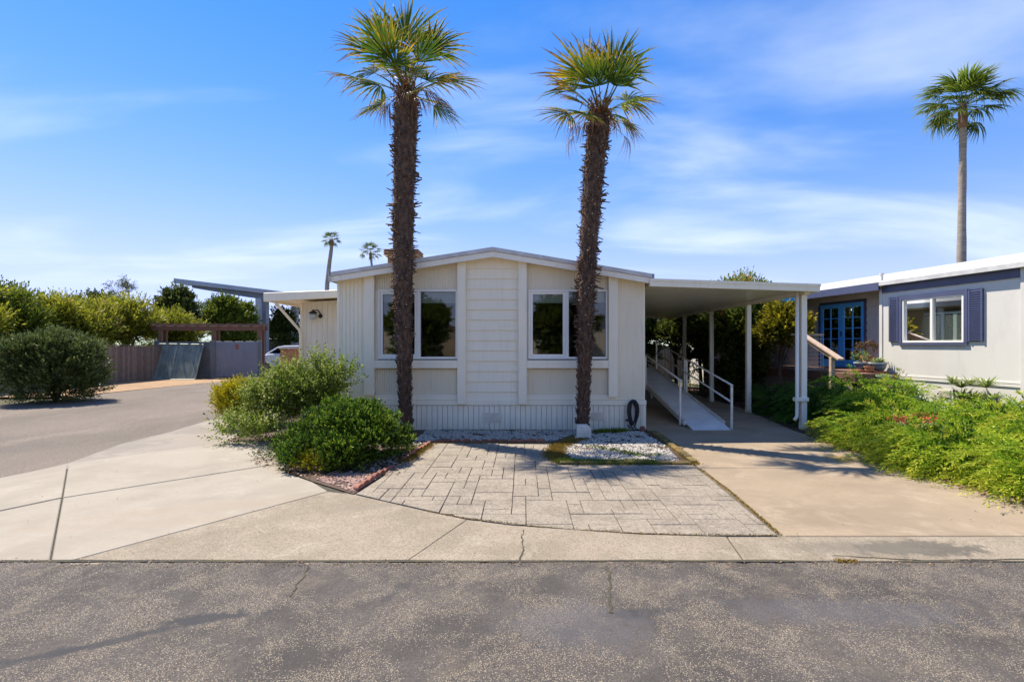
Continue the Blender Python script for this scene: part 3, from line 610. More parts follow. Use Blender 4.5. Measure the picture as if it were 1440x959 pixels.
# scalloped terracotta edging
def scallop_me():
    bm = BM(); n = 7; w, h, t = .082, .075, .028
    pts = [(-w, -.02)] + [(-w*math.cos(math.pi*k/n), .03+h*.55*math.sin(math.pi*k/n)) for k in range(n+1)] + [(w, -.02)]
    prism(bm, pts, 'y', -t, t); me = bpy.data.meshes.new('edging_piece'); bm.to_mesh(me); bm.free(); me.materials.append(brickred); return me
sc_me = scallop_me()
def edging(label, pts, grp):
    root = thing('garden_edging', label, 'garden edging', (pts[0][0], pts[0][1], .02), grp)
    for a, b in zip(pts, pts[1:]):
        d = Vector((b[0]-a[0], b[1]-a[1])); n = max(1, round(d.length/.168)); ang = math.atan2(d.y, d.x)
        for k in range(n):
            o = link(bpy.data.objects.new('edging_piece', sc_me)); o.parent = root; t = (k+.5)/n
            o.location = (a[0]+d.x*t-pts[0][0], a[1]+d.y*t-pts[0][1], rg.uniform(-.006, .006)); o.rotation_euler = (rg.uniform(-.08, .08), rg.uniform(-.04, .04), ang+rg.uniform(-.04, .04)); o.scale = (d.length/n/.168, 1, rg.uniform(.85, 1.05))
edging('scalloped terracotta edging between grey gravel and the top of the stone paving', [(-1.62, 9.06), (.42, 9.06)], 'terracotta garden edging')
edging('short terracotta edging running beside the paving at the dark green shrub', [(-1.655, 8.95), (-1.83, 7.6)], 'terracotta garden edging')
edging('low broken terracotta edging at the pointed front corner of the shrub bed', [(-1.88, 7.2), (-2.035, 6.05)], 'terracotta garden edging')
def mound_edge(label, pts, name='mossy_border'):
    rgm = random.Random(3); root = thing(name, label, 'garden edging', (pts[0][0], pts[0][1], 0), 'mossy borders of the white gravel bed')
    for a, b in zip(pts, pts[1:]):
        d = Vector((b[0]-a[0], b[1]-a[1])); n = max(1, round(d.length/.3)); ang = math.atan2(d.y, d.x)
        for k in range(n):
            t = (k+.5)/n; M = Matrix.Translation((a[0]+d.x*t, a[1]+d.y*t, .03)) @ Matrix.Rotation(ang, 4, 'Z')
            w = d.length/n/2-.004
            fin(addbox(BM(), -w, w, -.05, .05, -.03, .045+rgm.uniform(-.01, .012), M), 'border_block', mossy, root, bevel=.012)
mound_edge('mossy block border along the front of the white gravel bed', [(.55, 7.40), (2.50, 7.40)])
mound_edge('mossy golden border between the white gravel bed and the driveway', [(2.58, 7.46), (2.60, 8.6), (2.63, 10.1)])

# ================================================================== MOBILE HOME
house = thing('mobile_home', 'off white double wide mobile home with low gable facing the street between two palms', 'mobile home', (-.62, 10.42, 0))
RX, RZ, LX, LZ, EX, EZ = -.61, 3.80, -3.93, 3.285, 2.66, 3.25    # ridge, left eave, right eave (top of roof edge)
def rz(x): return RZ + (LZ-RZ)*(x-RX)/(LX-RX) if x < RX else RZ + (EZ-RZ)*(x-RX)/(EX-RX)
WL, WR, YF, YB_ = -3.87, 2.545, 10.42, 26.0
def kx(px, Y=10.3): return gx(px, Y)
def kz(py, Y=10.3): return gz(py, Y)
def groove_wall(name, x0, x1, y, z0, topf, step, mat, parent, depth=.006, gap=.006, thick=.06, jit=0.0):
    """vertical boards with a real groove between each, in one mesh; topf(x) gives the top"""
    bm = BM(); n = max(1, round((x1-x0)/step)); w = (x1-x0)/n
    prism(bm, [(x0, z0), (x1, z0), (x1, topf(x1))] + ([(RX, topf(RX))] if x0 < RX < x1 else []) + [(x0, topf(x0))], 'y', y+depth, y+thick)
    for i in range(n):
        a, b = x0+i*w+gap/2, x0+(i+1)*w-gap/2
        prism(bm, [(a, z0+.002), (b, z0+.002), (b, topf(b)-.003), (a, topf(a)-.003)], 'y', y, y+depth+.001)
    return fin(bm, name, mat, parent)
rf_top = lambda x: rz(x) - .15
P1, P2, P3, P4 = (kx(512), kx(526)), (kx(643), kx(655)), (kx(729), kx(741)), (kx(856), kx(869))
WZ0, WZ1 = kz(505), kz(407)
groove_wall('vertical_siding', WL+.01, P1[0], YF, kz(563), rf_top, .088, siding, house, gap=.010, depth=.012)
groove_wall('fine_vertical_siding', P4[1], WR-.01, YF, kz(563), rf_top, .042, siding, house, gap=.011, depth=.015)
for a, b in ((P1[1], P2[0]), (P3[1], P4[0])):
    groove_wall('upper_siding_panel', a, b, YF, WZ1, rf_top, .037, siding, house, gap=.015, depth=.022)
    groove_wall('lower_siding_panel', a, b, YF, kz(555.5), lambda x: kz(519), .037, siding, house, gap=.015, depth=.022)
    box('rail_trim', a, b, YF-.03, YF+.05, kz(563), kz(555.5), trim, house, bevel=.004)
    box('window_ledge', a, b, YF-.115, YF+.05, kz(518), kz(506.5), trim, house, bevel=.006)
for a, b in (P1, P4): box('rail_trim', a, b, YF-.03, YF+.05, kz(563), kz(555.5)+.03, trim, house, bevel=.004)
for (a, b), zb in ((P1, kz(556)), (P2, kz(568.5)), (P3, kz(568.5)), (P4, kz(558.5))):
    m_ = (a+b)/2; bm = BM(); prism(bm, [(a, zb), (b, zb), (b, rz(b)-.17), (a, rz(a)-.17)], 'y', YF-.12, YF+.02)
    fin(bm, 'pilaster', trim, house, bevel=.005)
box('corner_board', WL-.012, WL+.045, YF-.014, YF+.06, kz(563), rz(WL)-.17, trim, house, bevel=.004)
box('corner_board', WR-.03, WR+.012, YF-.014, YF+.06, kz(563), rz(WR)-.17, trim, house, bevel=.004)
# lap siding, board by board, in the middle bay
zl = [kz(566)] + [kz(566-14.55*k) for k in range(1, 15)]
xa, xb = P2[1], P3[0]
for i, (za, zb2) in enumerate(zip(zl, zl[1:])):
    top = zb2+.012
    bm = BM(); lim = min(rz(xa), rz(xb))-.16
    if za > lim: break
    tp = min(top, lim+.08)
    prism(bm, [(YF-.034, za), (YF-.030, za-.0005), (YF+.02, za), (YF+.02, tp), (YF-.008, tp)], 'x', xa+.001, xb-.001)
    fin(bm, 'siding_board', siding, house)
box('siding_backing', xa, xb, YF+.012, YF+.06, kz(566), rz(xa)-.12, siding, house)
prism_b = BM(); prism(prism_b, [(xa, rz(xa)-.3), (xb, rz(xb)-.3), (xb, rz(xb)-.12), (RX, RZ-.12), (xa, rz(xa)-.12)], 'y', YF-.006, YF+.011); fin(prism_b, 'gable_infill', siding, house)
# skirt
box('skirt_top_rail', WL-.02, WR+.035, YF-.045, YF+.05, kz(570.5), kz(563.2), trim, house, bevel=.004)
me_sl = bpy.data.meshes.new('skirt_slat'); bm = addbox(BM(), -.051, .051, -.012, .012, 0, kz(571)-.02); bmesh.ops.bevel(bm, geom=list(bm.edges), offset=.003, segments=1, affect='EDGES'); bm.to_mesh(me_sl); bm.free(); me_sl.materials.append(skirtm)
ns = 59
for i in range(ns):
    o = link(bpy.data.objects.new('skirt_slat', me_sl)); o.parent = house
    o.location = Vector((WL+.02+(i+.5)*(WR-WL)/ns, YF-.012+rg.uniform(-.0012, .0012), .02)) - house.location
box('skirt_backing', WL+.01, WR-.005, YF+.003, YF+.03, 0.0, kz(569), darkline, house)
box('skirt_corner', WR-.04, WR+.03, YF-.035, YF+.1, 0.0, kz(571), trim, house, bevel=.004)
def vent(x0, x1, z0, z1, n):
    v = box('skirt_vent', x0, x1, YF-.034, YF-.026, z0, z1, ventm, house, bevel=.002)
    w = (x1-x0)/n
    for i in range(n):
        bm = BM()
        for k in range(6):
            h = (z1-z0)/6.6; zc = z0+(k+.8)*h; addbox(bm, x0+i*w+.012, x0+(i+1)*w-.012, YF-.042, YF-.034, zc-h*.28, zc+h*.2)
        fin(bm, 'louvre', ventm, v)
vent(kx(678), kx(705), kz(595), kz(581), 3); vent(kx(832), kx(851), kz(592), kz(580.5), 2)
# side and back walls, floor of the house, roof
box('side_wall', WL, WL+.06, YF+.06, YB_, 0, rz(WL)-.17, siding, house); box('side_wall', WR-.06, WR, YF+.06, YB_, 0, rz(WR)-.17, siding, house)
bm = BM(); prism(bm, [(WL, 0), (WR, 0), (WR, rz(WR)-.17), (RX, RZ-.17), (WL, rz(WL)-.17)], 'y', YB_, YB_+.06); fin(bm, 'back_wall', siding, house)
for s, (xe, ze) in (('l', (LX, LZ)), ('r', (EX, EZ))):
    bm = BM(); prism(bm, [(xe, ze-.02), (RX, RZ-.02), (RX, RZ-.16), (xe, ze-.16)], 'y', YF-.24, YB_+.3); fin(bm, 'roof', roofm, house)
    bm = BM(); prism(bm, [(xe, ze-.008), (RX, RZ-.008), (RX, RZ-.088), (xe, ze-.088)], 'y', YF-.30, YF-.235); fin(bm, 'roof_edge_metal', gutterm, house)
    bm = BM(); prism(bm, [(xe, ze-.094), (RX, RZ-.094), (RX, RZ-.205), (xe, ze-.205)], 'y', YF-.275, YF-.238); fin(bm, 'fascia_board', fascia, house)
    bm = BM(); prism(bm, [(xe, ze-.165), (RX, RZ-.165), (RX, RZ-.178), (xe, ze-.178)], 'y', YF-.236, YF-.002); fin(bm, 'soffit', fascia, house)
    xs = (xe-.02, xe+.02); bm = addbox(BM(), min(xs), max(xs), YF-.30, YB_+.3, ze-.19, ze-.006); fin(bm, 'side_gutter', gutterm, house)
bm = BM(); prism(bm, [(RX-.012, RZ-.21), (RX+.012, RZ-.21), (RX+.012, RZ-.09), (RX-.012, RZ-.09)], 'y', YF-.280, YF-.24); fin(bm, 'ridge_joint_cover', fascia, house)
# windows
def window(parent, x0, x1, z0, z1, xm, sash, y):
    w = fin(addbox(BM(), x0, x1, y-.045, y+.05, z1-.035, z1), 'window', whitevinyl, parent)
    for nm, a in (('frame_bottom', (x0, x1, y-.05, y+.05, z0, z0+.045)), ('frame_side', (x0, x0+.04, y-.045, y+.05, z0+.045, z1-.035)), ('frame_side', (x1-.04, x1, y-.045, y+.05, z0+.045, z1-.035)), ('mullion', (xm-.035, xm+.035, y-.04, y+.05, z0+.045, z1-.035))):
        fin(addbox(BM(), *a), nm, whitevinyl, w, bevel=.004)
    if sash:
        a, b, c, d = x0+.042, xm-.037, z0+.047, z1-.037; bm = BM(); t = .05
        addbox(bm, a, b, y-.02, y+.02, c, c+t); addbox(bm, a, b, y-.02, y+.02, d-t, d); addbox(bm, a, a+t, y-.0195, y+.0195, c+t, d-t); addbox(bm, b-t, b, y-.0195, y+.0195, c+t, d-t)
        fin(bm, 'sliding_sash', whitevinyl, w)
    for (a, b) in ((x0+.04, xm-.035), (xm+.035, x1-.04)):
        bm = BM(); bm.faces.new([bm.verts.new(p) for p in ((a, y+.015, z0+.045), (b, y+.015, z0+.045), (b, y+.015, z1-.035), (a, y+.015, z1-.035))]); fin(bm, 'glass_pane', glass, w)
    for (a, b) in ((x0+.05, xm-.03), (xm+.03, x1-.05)):
        fin(addbox(BM(), a, b, y+.10, y+.105, z1-.26+rg.uniform(-.01, .01), z1-.03), 'roller_shade', shadem, w)
    return w
window(house, kx(530), kx(642.5), WZ0, WZ1, kx(587.5), True, YF-.0)
window(house, kx(743), kx(855.5), WZ0, WZ1, kx(798), True, YF-.0)
for x0, x1 in ((P1[1], kx(530)), (kx(642.5), P2[0]), (P3[1], kx(743)), (kx(855.5), P4[0])):
    if x1-x0 > .004: box('window_jamb', x0, x1, YF, YF+.06, kz(506), WZ1, trim, house)
# dark rooms behind the glass
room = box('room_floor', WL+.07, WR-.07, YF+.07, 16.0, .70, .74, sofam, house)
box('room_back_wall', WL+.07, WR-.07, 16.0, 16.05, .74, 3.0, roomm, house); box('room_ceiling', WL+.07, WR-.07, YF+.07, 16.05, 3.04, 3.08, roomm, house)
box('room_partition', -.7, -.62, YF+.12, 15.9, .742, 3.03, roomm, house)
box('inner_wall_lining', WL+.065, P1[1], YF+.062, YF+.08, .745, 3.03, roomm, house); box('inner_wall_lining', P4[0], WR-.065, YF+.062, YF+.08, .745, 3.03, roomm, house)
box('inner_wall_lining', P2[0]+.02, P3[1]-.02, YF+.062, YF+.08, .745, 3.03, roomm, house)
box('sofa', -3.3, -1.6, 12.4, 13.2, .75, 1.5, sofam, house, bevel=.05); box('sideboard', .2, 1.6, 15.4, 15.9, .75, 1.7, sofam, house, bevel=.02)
bm = BM()
for k in range(9): lathe(bm, [(.012, kz(492)), (.014, kz(450))], -2.72+k*.014, YF+.13+.01*(k % 2), 6)
fin(bm, 'curtain', curtainm, house)
# chimney on the roof
ch = thing('roof_chimney', 'rusty brown metal chimney cap on the left roof slope behind the left palm trunk', 'chimney', (-3.45, 14.3, rz(-3.45)))
box('flue', -3.80, -3.02, 14.0, 14.6, rz(-3.45)-.12, gz(359, 14), chimneym, ch, bevel=.01)
for k in range(5): box('cap_plate', -3.90+.015*(k % 2), -2.92-.015*(k % 2), 13.9+.015*(k % 2), 14.7-.015*(k % 2), gz(359, 14)+k*.034, gz(359, 14)+.02+k*.034, chimneym, ch, bevel=.004)
vp = thing('roof_vent', 'small pair of pipe stubs standing near the left end of the roof', 'roof vent', (gx(509, 10.9), 10.9, rz(-3.5)))
for dx in (0, .08): fin(lathe(BM(), [(.022, rz(-3.5)-.05), (.022, rz(-3.5)+.05), (.034, rz(-3.5)+.055), (.034, rz(-3.5)+.075)], -3.52+dx, 10.9, 8), 'pipe', gutterm, vp)

# left wing with lean-to canopy
wing = thing('house_wing', 'set back beige wing with grooved siding left of the mobile home', 'annexe', (-4.6, 12.2, 0))
wz = lambda x: 2.80 + (x+5.91)*.055
bm = BM(); WX0, WX1, WY = gx(423.5, 12.2), WL-.001, 12.2; st = (WX1-WX0)/12
prism(bm, [(WX0, 0), (WX1, 0), (WX1, wz(WX1)+.02), (WX0, wz(WX0)+.02)], 'y', WY+.008, 22)
fin(bm, 'wall', beigewall, wing)
for i in range(12):
    a, b = WX0+i*st+.004, WX0+(i+1)*st-.004; bm = BM(); prism(bm, [(a, .02), (b, .02), (b, wz(b)), (a, wz(a))], 'y', WY, WY+.0085); fin(bm, 'siding_board', beigewall, wing)
box('corner_board', WX0-.02, WX0+.04, WY-.02, WY+.06, 0, wz(WX0)+.01, trim, wing, bevel=.004)
bm = BM(); prism(bm, [(-5.93, wz(-5.93)+.07), (WL-.001, wz(WL)+.07), (WL-.001, wz(WL)+.13), (-5.93, wz(-5.93)+.13)], 'y', 11.56, 22.3); fin(bm, 'canopy_roof', fascia, wing)
bm = BM(); prism(bm, [(-5.97, wz(-5.97)), (WL-.03, wz(WL)), (WL-.03, wz(WL)+.165), (-5.97, wz(-5.97)+.20)], 'y', 11.46, 11.555); fin(bm, 'canopy_fascia', trim, wing, bevel=.008)
box('canopy_side_beam', -5.97, -5.90, 11.56, 22.3, wz(-5.97)+.005, wz(-5.97)+.19, trim, wing, bevel=.005)
bm = tube(BM(), [(-5.80, 11.64, 2.86), (-5.78, 11.66, 2.77), (gx(421, 12.12), 12.12, gz(464, 12.12)), (gx(423, 12.14), 12.13, gz(470, 12.14)), (gx(423, 12.14), 12.13, .1)], .035, 8); fin(bm, 'downpipe', trim, wing, smooth=True)
ln = thing('wall_lantern', 'small black and cream wall lantern on the beige wing wall under the canopy', 'lamp', (gx(441, 12.1), 12.18, 2.45))
LXc, LZc = gx(441, 12.05), gz(443, 12.05)
fin(lathe(BM(), [(.035, LZc-.12), (.075, LZc-.10), (.085, LZc), (.06, LZc+.03)], LXc, 12.02, 12), 'globe', potwhite, ln, smooth=True)
fin(lathe(BM(), [(.10, LZc+.03), (.09, LZc+.06), (.03, LZc+.10), (.012, LZc+.13)], LXc, 12.02, 12), 'hood', lampm, ln)
fin(tube(BM(), [(LXc, 12.02, LZc+.10), (LXc+.09, 12.08, LZc+.12), (LXc+.12, 12.15, LZc+.04), (LXc+.11, 12.195, LZc-.02)], .016, 6), 'bracket', lampm, ln)
fin(tube(BM(), [(LXc+.11, 12.199, LZc-.02), (LXc+.11, 12.17, LZc-.02)], .05, 10), 'wall_plate', lampm, ln)

# redwood step screen with pale handrail
sw = thing('wooden_step_screen', 'short redwood board screen beside the left wing behind the light green shrub', 'fence', (-6.0, 13, 0))
x0s, x1s = gx(394, 12.9), gx(431, 12.9)
for i in range(6):
    a = x0s+i*(x1s-x0s)/6; box('board', a+.004, a+(x1s-x0s)/6-.004, 12.9, 12.925, .1, gz(491.5, 12.9)+rg.uniform(-.006, .006), redwood, sw)
box('top_rail', x0s-.02, x1s+.02, 12.86, 12.96, gz(491.5, 12.9)+.008, gz(491.5, 12.9)+.045, palewood, sw, bevel=.004)
box('post', x1s-.05, x1s+.04, 12.926, 13.0, 0, gz(491.5, 12.9)+.006, redwood, sw, bevel=.004)
for i in range(5): box('step', x0s+.05, x1s+1.0, 13.02+i*.28, 13.30+i*.28, .12+i*.15, .17+i*.15, redwood, sw)
fin(tube(BM(), [(gx(429, 12.6), 12.6, gz(499, 12.6)), (gx(405, 12.1), 12.1, gz(526, 12.1))], .03, 6), 'handrail', palewood, sw)
fin(tube(BM(), [(gx(408, 12.15), 12.15, gz(523, 12.15)), (gx(408, 12.15), 12.15, 0.02)], .03, 6), 'handrail_post', palewood, sw)

# ================================================================== CARPORT
cp = thing('carport', 'white metal carport roof on four square posts over the driveway beside the home', 'carport', (4.2, 10.2, 0))
CX0, CX1, CY0, CY1 = 2.68, 5.99, 10.16, 20.3
cz = lambda x: 2.985 + (x-CX0)*(2.878-2.985)/(CX1-CX0)      # bottom of fascia
def slope_box(name, x0, x1, y0, y1, b, t, mat, bev=0.0):
    bm = BM(); prism(bm, [(x0, cz(x0)+b), (x1, cz(x1)+b), (x1, cz(x1)+t), (x0, cz(x0)+t)], 'y', y0, y1); return fin(bm, name, mat, cp, bevel=bev)
slope_box('front_fascia', CX0-.10, CX1+.05, CY0-.06, CY0, 0, .155, trim, .008)
slope_box('front_fascia_lip', CX0-.10, CX1+.055, CY0-.075, CY0-.061, .105, .158, trim)
slope_box('back_fascia', CX0, CX1+.05, CY1, CY1+.06, 0, .155, trim)
npn = 33
for i in range(npn):
    y0 = CY0+.001+i*(CY1-CY0-.002)/npn; w = (CY1-CY0)/npn
    slope_box('roof_pan', CX0-.03, CX1, y0, y0+w-.012, .05, .075, metalw)
slope_box('roof_deck', CX0-.03, CX1, CY0+.001, CY1-.001, .078, .12, metalw)
slope_box('side_gutter', CX1+.001, CX1+.06, CY0, CY1, .0, .15, trim, .006)
slope_box('side_beam', CX1-.14, CX1-.04, CY0+.15, CY1-.1, -.035, .048, trim)
for Yp in (10.5, 13.05, 15.6, 18.2):
    pst = box('post', 5.915-.058, 5.915+.058, Yp-.055, Yp+.055, .02, cz(5.9)-.036, metalw, cp, bevel=.008)
    for s in (-1, 1): fin(addbox(BM(), 5.915-.060, 5.915+.060, Yp+s*.054-.006, Yp+s*.054+.006, .03, .16), 'base_bracket', metalw, pst)
fin(tube(BM(), [(5.76, 10.45, cz(5.8)+.02), (5.76, 10.45, .42), (5.74, 10.42, .30), (5.66, 10.36, .24)], .036, 8), 'downpipe', metalw, cp, smooth=True)
box('pipe_strap', 5.70, 5.985, 10.40, 10.51, .62, .70, metalw, cp, bevel=.004)

# ================================================================== RAMP
rp_ = thing('wheelchair_ramp', 'grey metal wheelchair ramp with handrails rising under the carport', 'ramp', (3.93, 10.3, 0))
RL, RR, RY0, RY1 = 3.50, 4.35, 10.33, 16.4
rzf = lambda y: .035 + (y-RY0)*.158
segs = [RY0, 10.75, 13.0, 15.0, RY1]
for a, b in zip(segs, segs[1:]):
    bm = BM(); prism(bm, [(a+.004, rzf(a)+.02 if a > RY0 else .045), (b-.004, rzf(b)+.02), (b-.004, rzf(b)-.02), (a+.004, rzf(a)-.02 if a > RY0 else .03)], 'x', RL+.03, RR-.03); fin(bm, 'deck_panel', rampm, rp_)
for x in (RL-.02, RR-.03):
    bm = BM(); prism(bm, [(10.75, rzf(10.75)+.06), (RY1, rzf(RY1)+.06), (RY1, rzf(RY1)-.06), (10.75, rzf(10.75)-.04)], 'x', x, x+.05); fin(bm, 'side_channel', alum, rp_)
box('landing', RL-.9, RR+.02, RY1+.004, RY1+1.6, rzf(RY1)-.05, rzf(RY1)+.02, rampm, rp_)
for lx in (RL-.8, RR-.1):
    for ly in (RY1+.1, RY1+1.4): box('landing_leg', lx, lx+.06, ly, ly+.06, .02, rzf(RY1)-.052, alum, rp_)
hl = .90
def post(x, y, lo=.0): fin(addbox(BM(), x-.022, x+.022, y-.022, y+.022, max(.032, rzf(y)-.08+lo), rzf(y)+hl-.01), 'rail_post', alum, rp_, bevel=.004)
for y in (10.92, 14.0, 16.35): post(RL-.045, y)
for y in (10.47, 13.35, 13.52, 16.35): post(RR+.045, y)
def rail(x, y0, y1, h): fin(tube(BM(), [(x, y0, rzf(y0)+h), (x, y1, rzf(y1)+h)], .021, 8), 'handrail' if h > .8 else 'mid_rail', alum, rp_, smooth=True)
rail(RL-.045, 10.88, 16.4, hl); rail(RR+.045, 10.43, 16.4, hl); rail(RR+.045, 10.47, 16.38, hl-.36)

# ================================================================== SMALL THINGS IN FRONT
hz = thing('garden_hose', 'black garden hose coiled and hung on the white skirt beside the carport', 'hose', (gx(891, 10.3), 10.33, 0))
hx = gx(891, 10.28); bm = BM(); rh = random.Random(4)
for k in range(9):
    w, zt, zb, yo = rh.uniform(.05, .125), rh.uniform(.60, .67), rh.uniform(.06, .22), 10.34-.022*(k % 4)-rh.uniform(0, .01); dx = rh.uniform(-.02, .02)
    P = []
    for i in range(25):
        a = 2*math.pi*i/24; zc = (zt+zb)/2; P.append((hx+dx+w*math.sin(a)*(1+.15*math.cos(a)), yo+.008*math.sin(3*a+k), zc+(zt-zb)/2*math.cos(a)))
    tube(bm, P, .0125, 6)
tube(bm, [(hx+.02, 10.28, .10), (hx+.08, 10.22, .06), (hx+.18, 10.16, .05), (hx+.24, 10.2, .06), (hx+.16, 10.27, .055), (hx+.03, 10.24, .05), (hx-.08, 10.28, .09), (hx-.12, 10.29, .15)], .0125, 6)
fin(bm, 'hose_coil', hosem, hz, smooth=True)
fin(tube(BM(), [(hx-.165, 10.3, .24), (hx-.10, 10.3, .25)], .022, 8), 'nozzle', hosem, hz)
fin(tube(BM(), [(hx, 10.37, .64), (hx, 10.27, .64), (hx, 10.25, .67)], .014, 6), 'hook', hosem, hz)
kb = thing('stone_block', 'white cast stone block with one clipped corner at the foot of the right palm', 'stone block', (gx(821, 9.45), 9.45, .03))
bm = BM(); bx0, bx1 = gx(811, 9.45), gx(831, 9.45); prism(bm, [(bx0, .03), (bx1, .03), (bx1, .225), (bx1-.07, .285), (bx0, .285)], 'y', 9.40, 9.55); fin(bm, 'block', blockm, kb, bevel=.006)
bm = BM()
for a, b, c, d in ((.09, .20, .055, .067), (.09, .20, .163, .175), (.09, .102, .067, .163), (.188, .20, .067, .163), (.125, .165, .085, .095), (.125, .135, .095, .14), (.155, .165, .095, .14), (.125, .165, .14, .15)): addbox(bm, bx0+a, bx0+b, 9.393, 9.401, .03+c, .03+d)
fin(bm, 'relief_mark', blockm, kb)
bm = BM(); addbox(bm, bx0-.04, bx0+.02, 9.36, 9.42, .03, .06); fin(bm, 'base_chip', blockm, kb, bevel=.008)
rb = fin(lathe(BM(), [(.05, .03), (.06, .06), (.055, .12), (.04, .14)], gx(903.5, 10.15), 10.15, 7), 'red_brick_lump', brickred); tag(rb, 'small dark red brick lump at the corner of the skirt beside the hose', 'brick')

# ================================================================== PALMS
def frond_mesh(name, seed, Lp, Rr, nb, spread, droop, mat, ragged=.15, tip=0.55, pw=.022):
    rng = np.random.default_rng(seed); Q, T = [], []
    # petiole (three-sided, slightly arched)
    ns = 5; P = [np.array([Lp*k/ns, 0, .05*Lp*math.sin(math.pi*k/ns)]) for k in range(ns+1)]
    for k in range(ns):
        w0, w1 = pw*(1.5-k/ns*.9), pw*(1.5-(k+1)/ns*.9)
        a, b = P[k], P[k+1]
        o = [(0, 1, 0), (0, -.5, .6), (0, -.5, -.6)]
        for i in range(3):
            u, v = np.array(o[i]), np.array(o[(i+1)%3]); Q.append([a+u*w0, b+u*w1, b+v*w1, a+v*w0]); T.append([.55]*4)
    st = 2*spread/nb
    for i in range(nb):
        a = -spread + st*(i+.5) + rng.normal(0, .02); r = Rr*(.70+.30*math.cos(a*.55))*(1+rng.normal(0, ragged))*(rng.uniform(.55, .8) if rng.uniform() < .10 else 1)
        d = np.array([math.cos(a), math.sin(a), 0]); s = np.array([-math.sin(a), math.cos(a), 0]); zz_ = np.array([0, 0, 1.])
        kink = rng.uniform(0, .35) if rng.uniform() < .35 else 0
        ts = [0.02, .30, .52, .78, 1.0]; ring = []
        for t in ts:
            w = (st*.5*r*t) if t <= .52 else st*.5*r*.52*(1-(t-.52)/.48)**.8
            w = max(w, .0025); bend = -droop*Rr*(t**2.4) - (kink*Rr*(max(0, t-.6)/.4)**2)
            c = np.array([Lp, 0, 0]) + d*r*t*(1-.12*droop*t) + zz_*(bend + .10*Rr*t*abs(math.sin(a))*(.7))
            hgt = w*.55
            ring.append((c-s*w-zz_*hgt*.5, c+zz_*hgt*.5, c+s*w-zz_*hgt*.5))
        b0 = rng.normal(.0, .06)
        for k in range(4):
            A, B = ring[k], ring[k+1]
            f = lambda t: np.clip(.18+b0+ .12*t + (0 if t < tip else (t-tip)*rng.uniform(.9, 1.9)), 0, 1)
            t0, t1 = f(ts[k]), f(ts[k+1])
            Q.append([A[0], B[0], B[1], A[1]]); T.append([t0, t1, t1, t0]); Q.append([A[1], B[1], B[2], A[2]]); T.append([t0, t1, t1, t0])
    o = quads(name, np.array(Q), mat, tintv=np.array(T)); me = o.data; bpy.data.objects.remove(o); return me
FR = [frond_mesh('frond', 10+k, 1.0, 1.0, 34-2*(k % 4), R(104 - 14*(k % 4)), .10+.07*k, lf_palm, tip=.30+.10*(k % 4)) for k in range(7)]
FRY = [frond_mesh('frond', 30+k, 1.0, 1.0, 30, R(85), .2+.1*k, lf_palm, tip=.22) for k in range(2)]
FRD = [frond_mesh('frond', 20+k, 1.0, 1.0, 16, R(40), 1.0, lf_dead, ragged=.3) for k in range(2)]
FRF = [frond_mesh('frond', 40+k, 1.0, 1.0, 20, R(85), .25+.25*k, lf_palmdark, tip=.6, pw=.02) for k in range(3)]
def add_frond(root, top, hub, Rr, nb, meshes, rnd, name='frond'):
    """petiole from top to hub, fan of radius Rr, nb = direction the upper face looks to"""
    v = Vector(hub); Lp = max(.12, v.length); d = v.normalized()
    nrm = Vector(nb); nrm = nrm - d*nrm.dot(d)
    if nrm.length < 1e-3: nrm = Vector((0, -1, .2)) - d*Vector((0, -1, .2)).dot(d)
    nrm.normalize(); s = nrm.cross(d)
    me = rnd.choice(meshes); o = link(bpy.data.objects.new(name, me)); o.parent = root
    # the meshes have a petiole of length 1 and fan radius 1: scale keeps the fan round, the petiole base sinks into the crown
    M = Matrix((d, s, nrm)).transposed().to_4x4(); o.matrix_local = Matrix.Translation(Vector(top)+v-d*Rr) @ M @ Matrix.Scale(Rr, 4)
    return o
def palm_trunk(bm, pts, rad, n=14):
    return tube(bm, pts, rad, n)
def hub(dx, dy, y): return (dx/70.7, y, -dy/70.7)
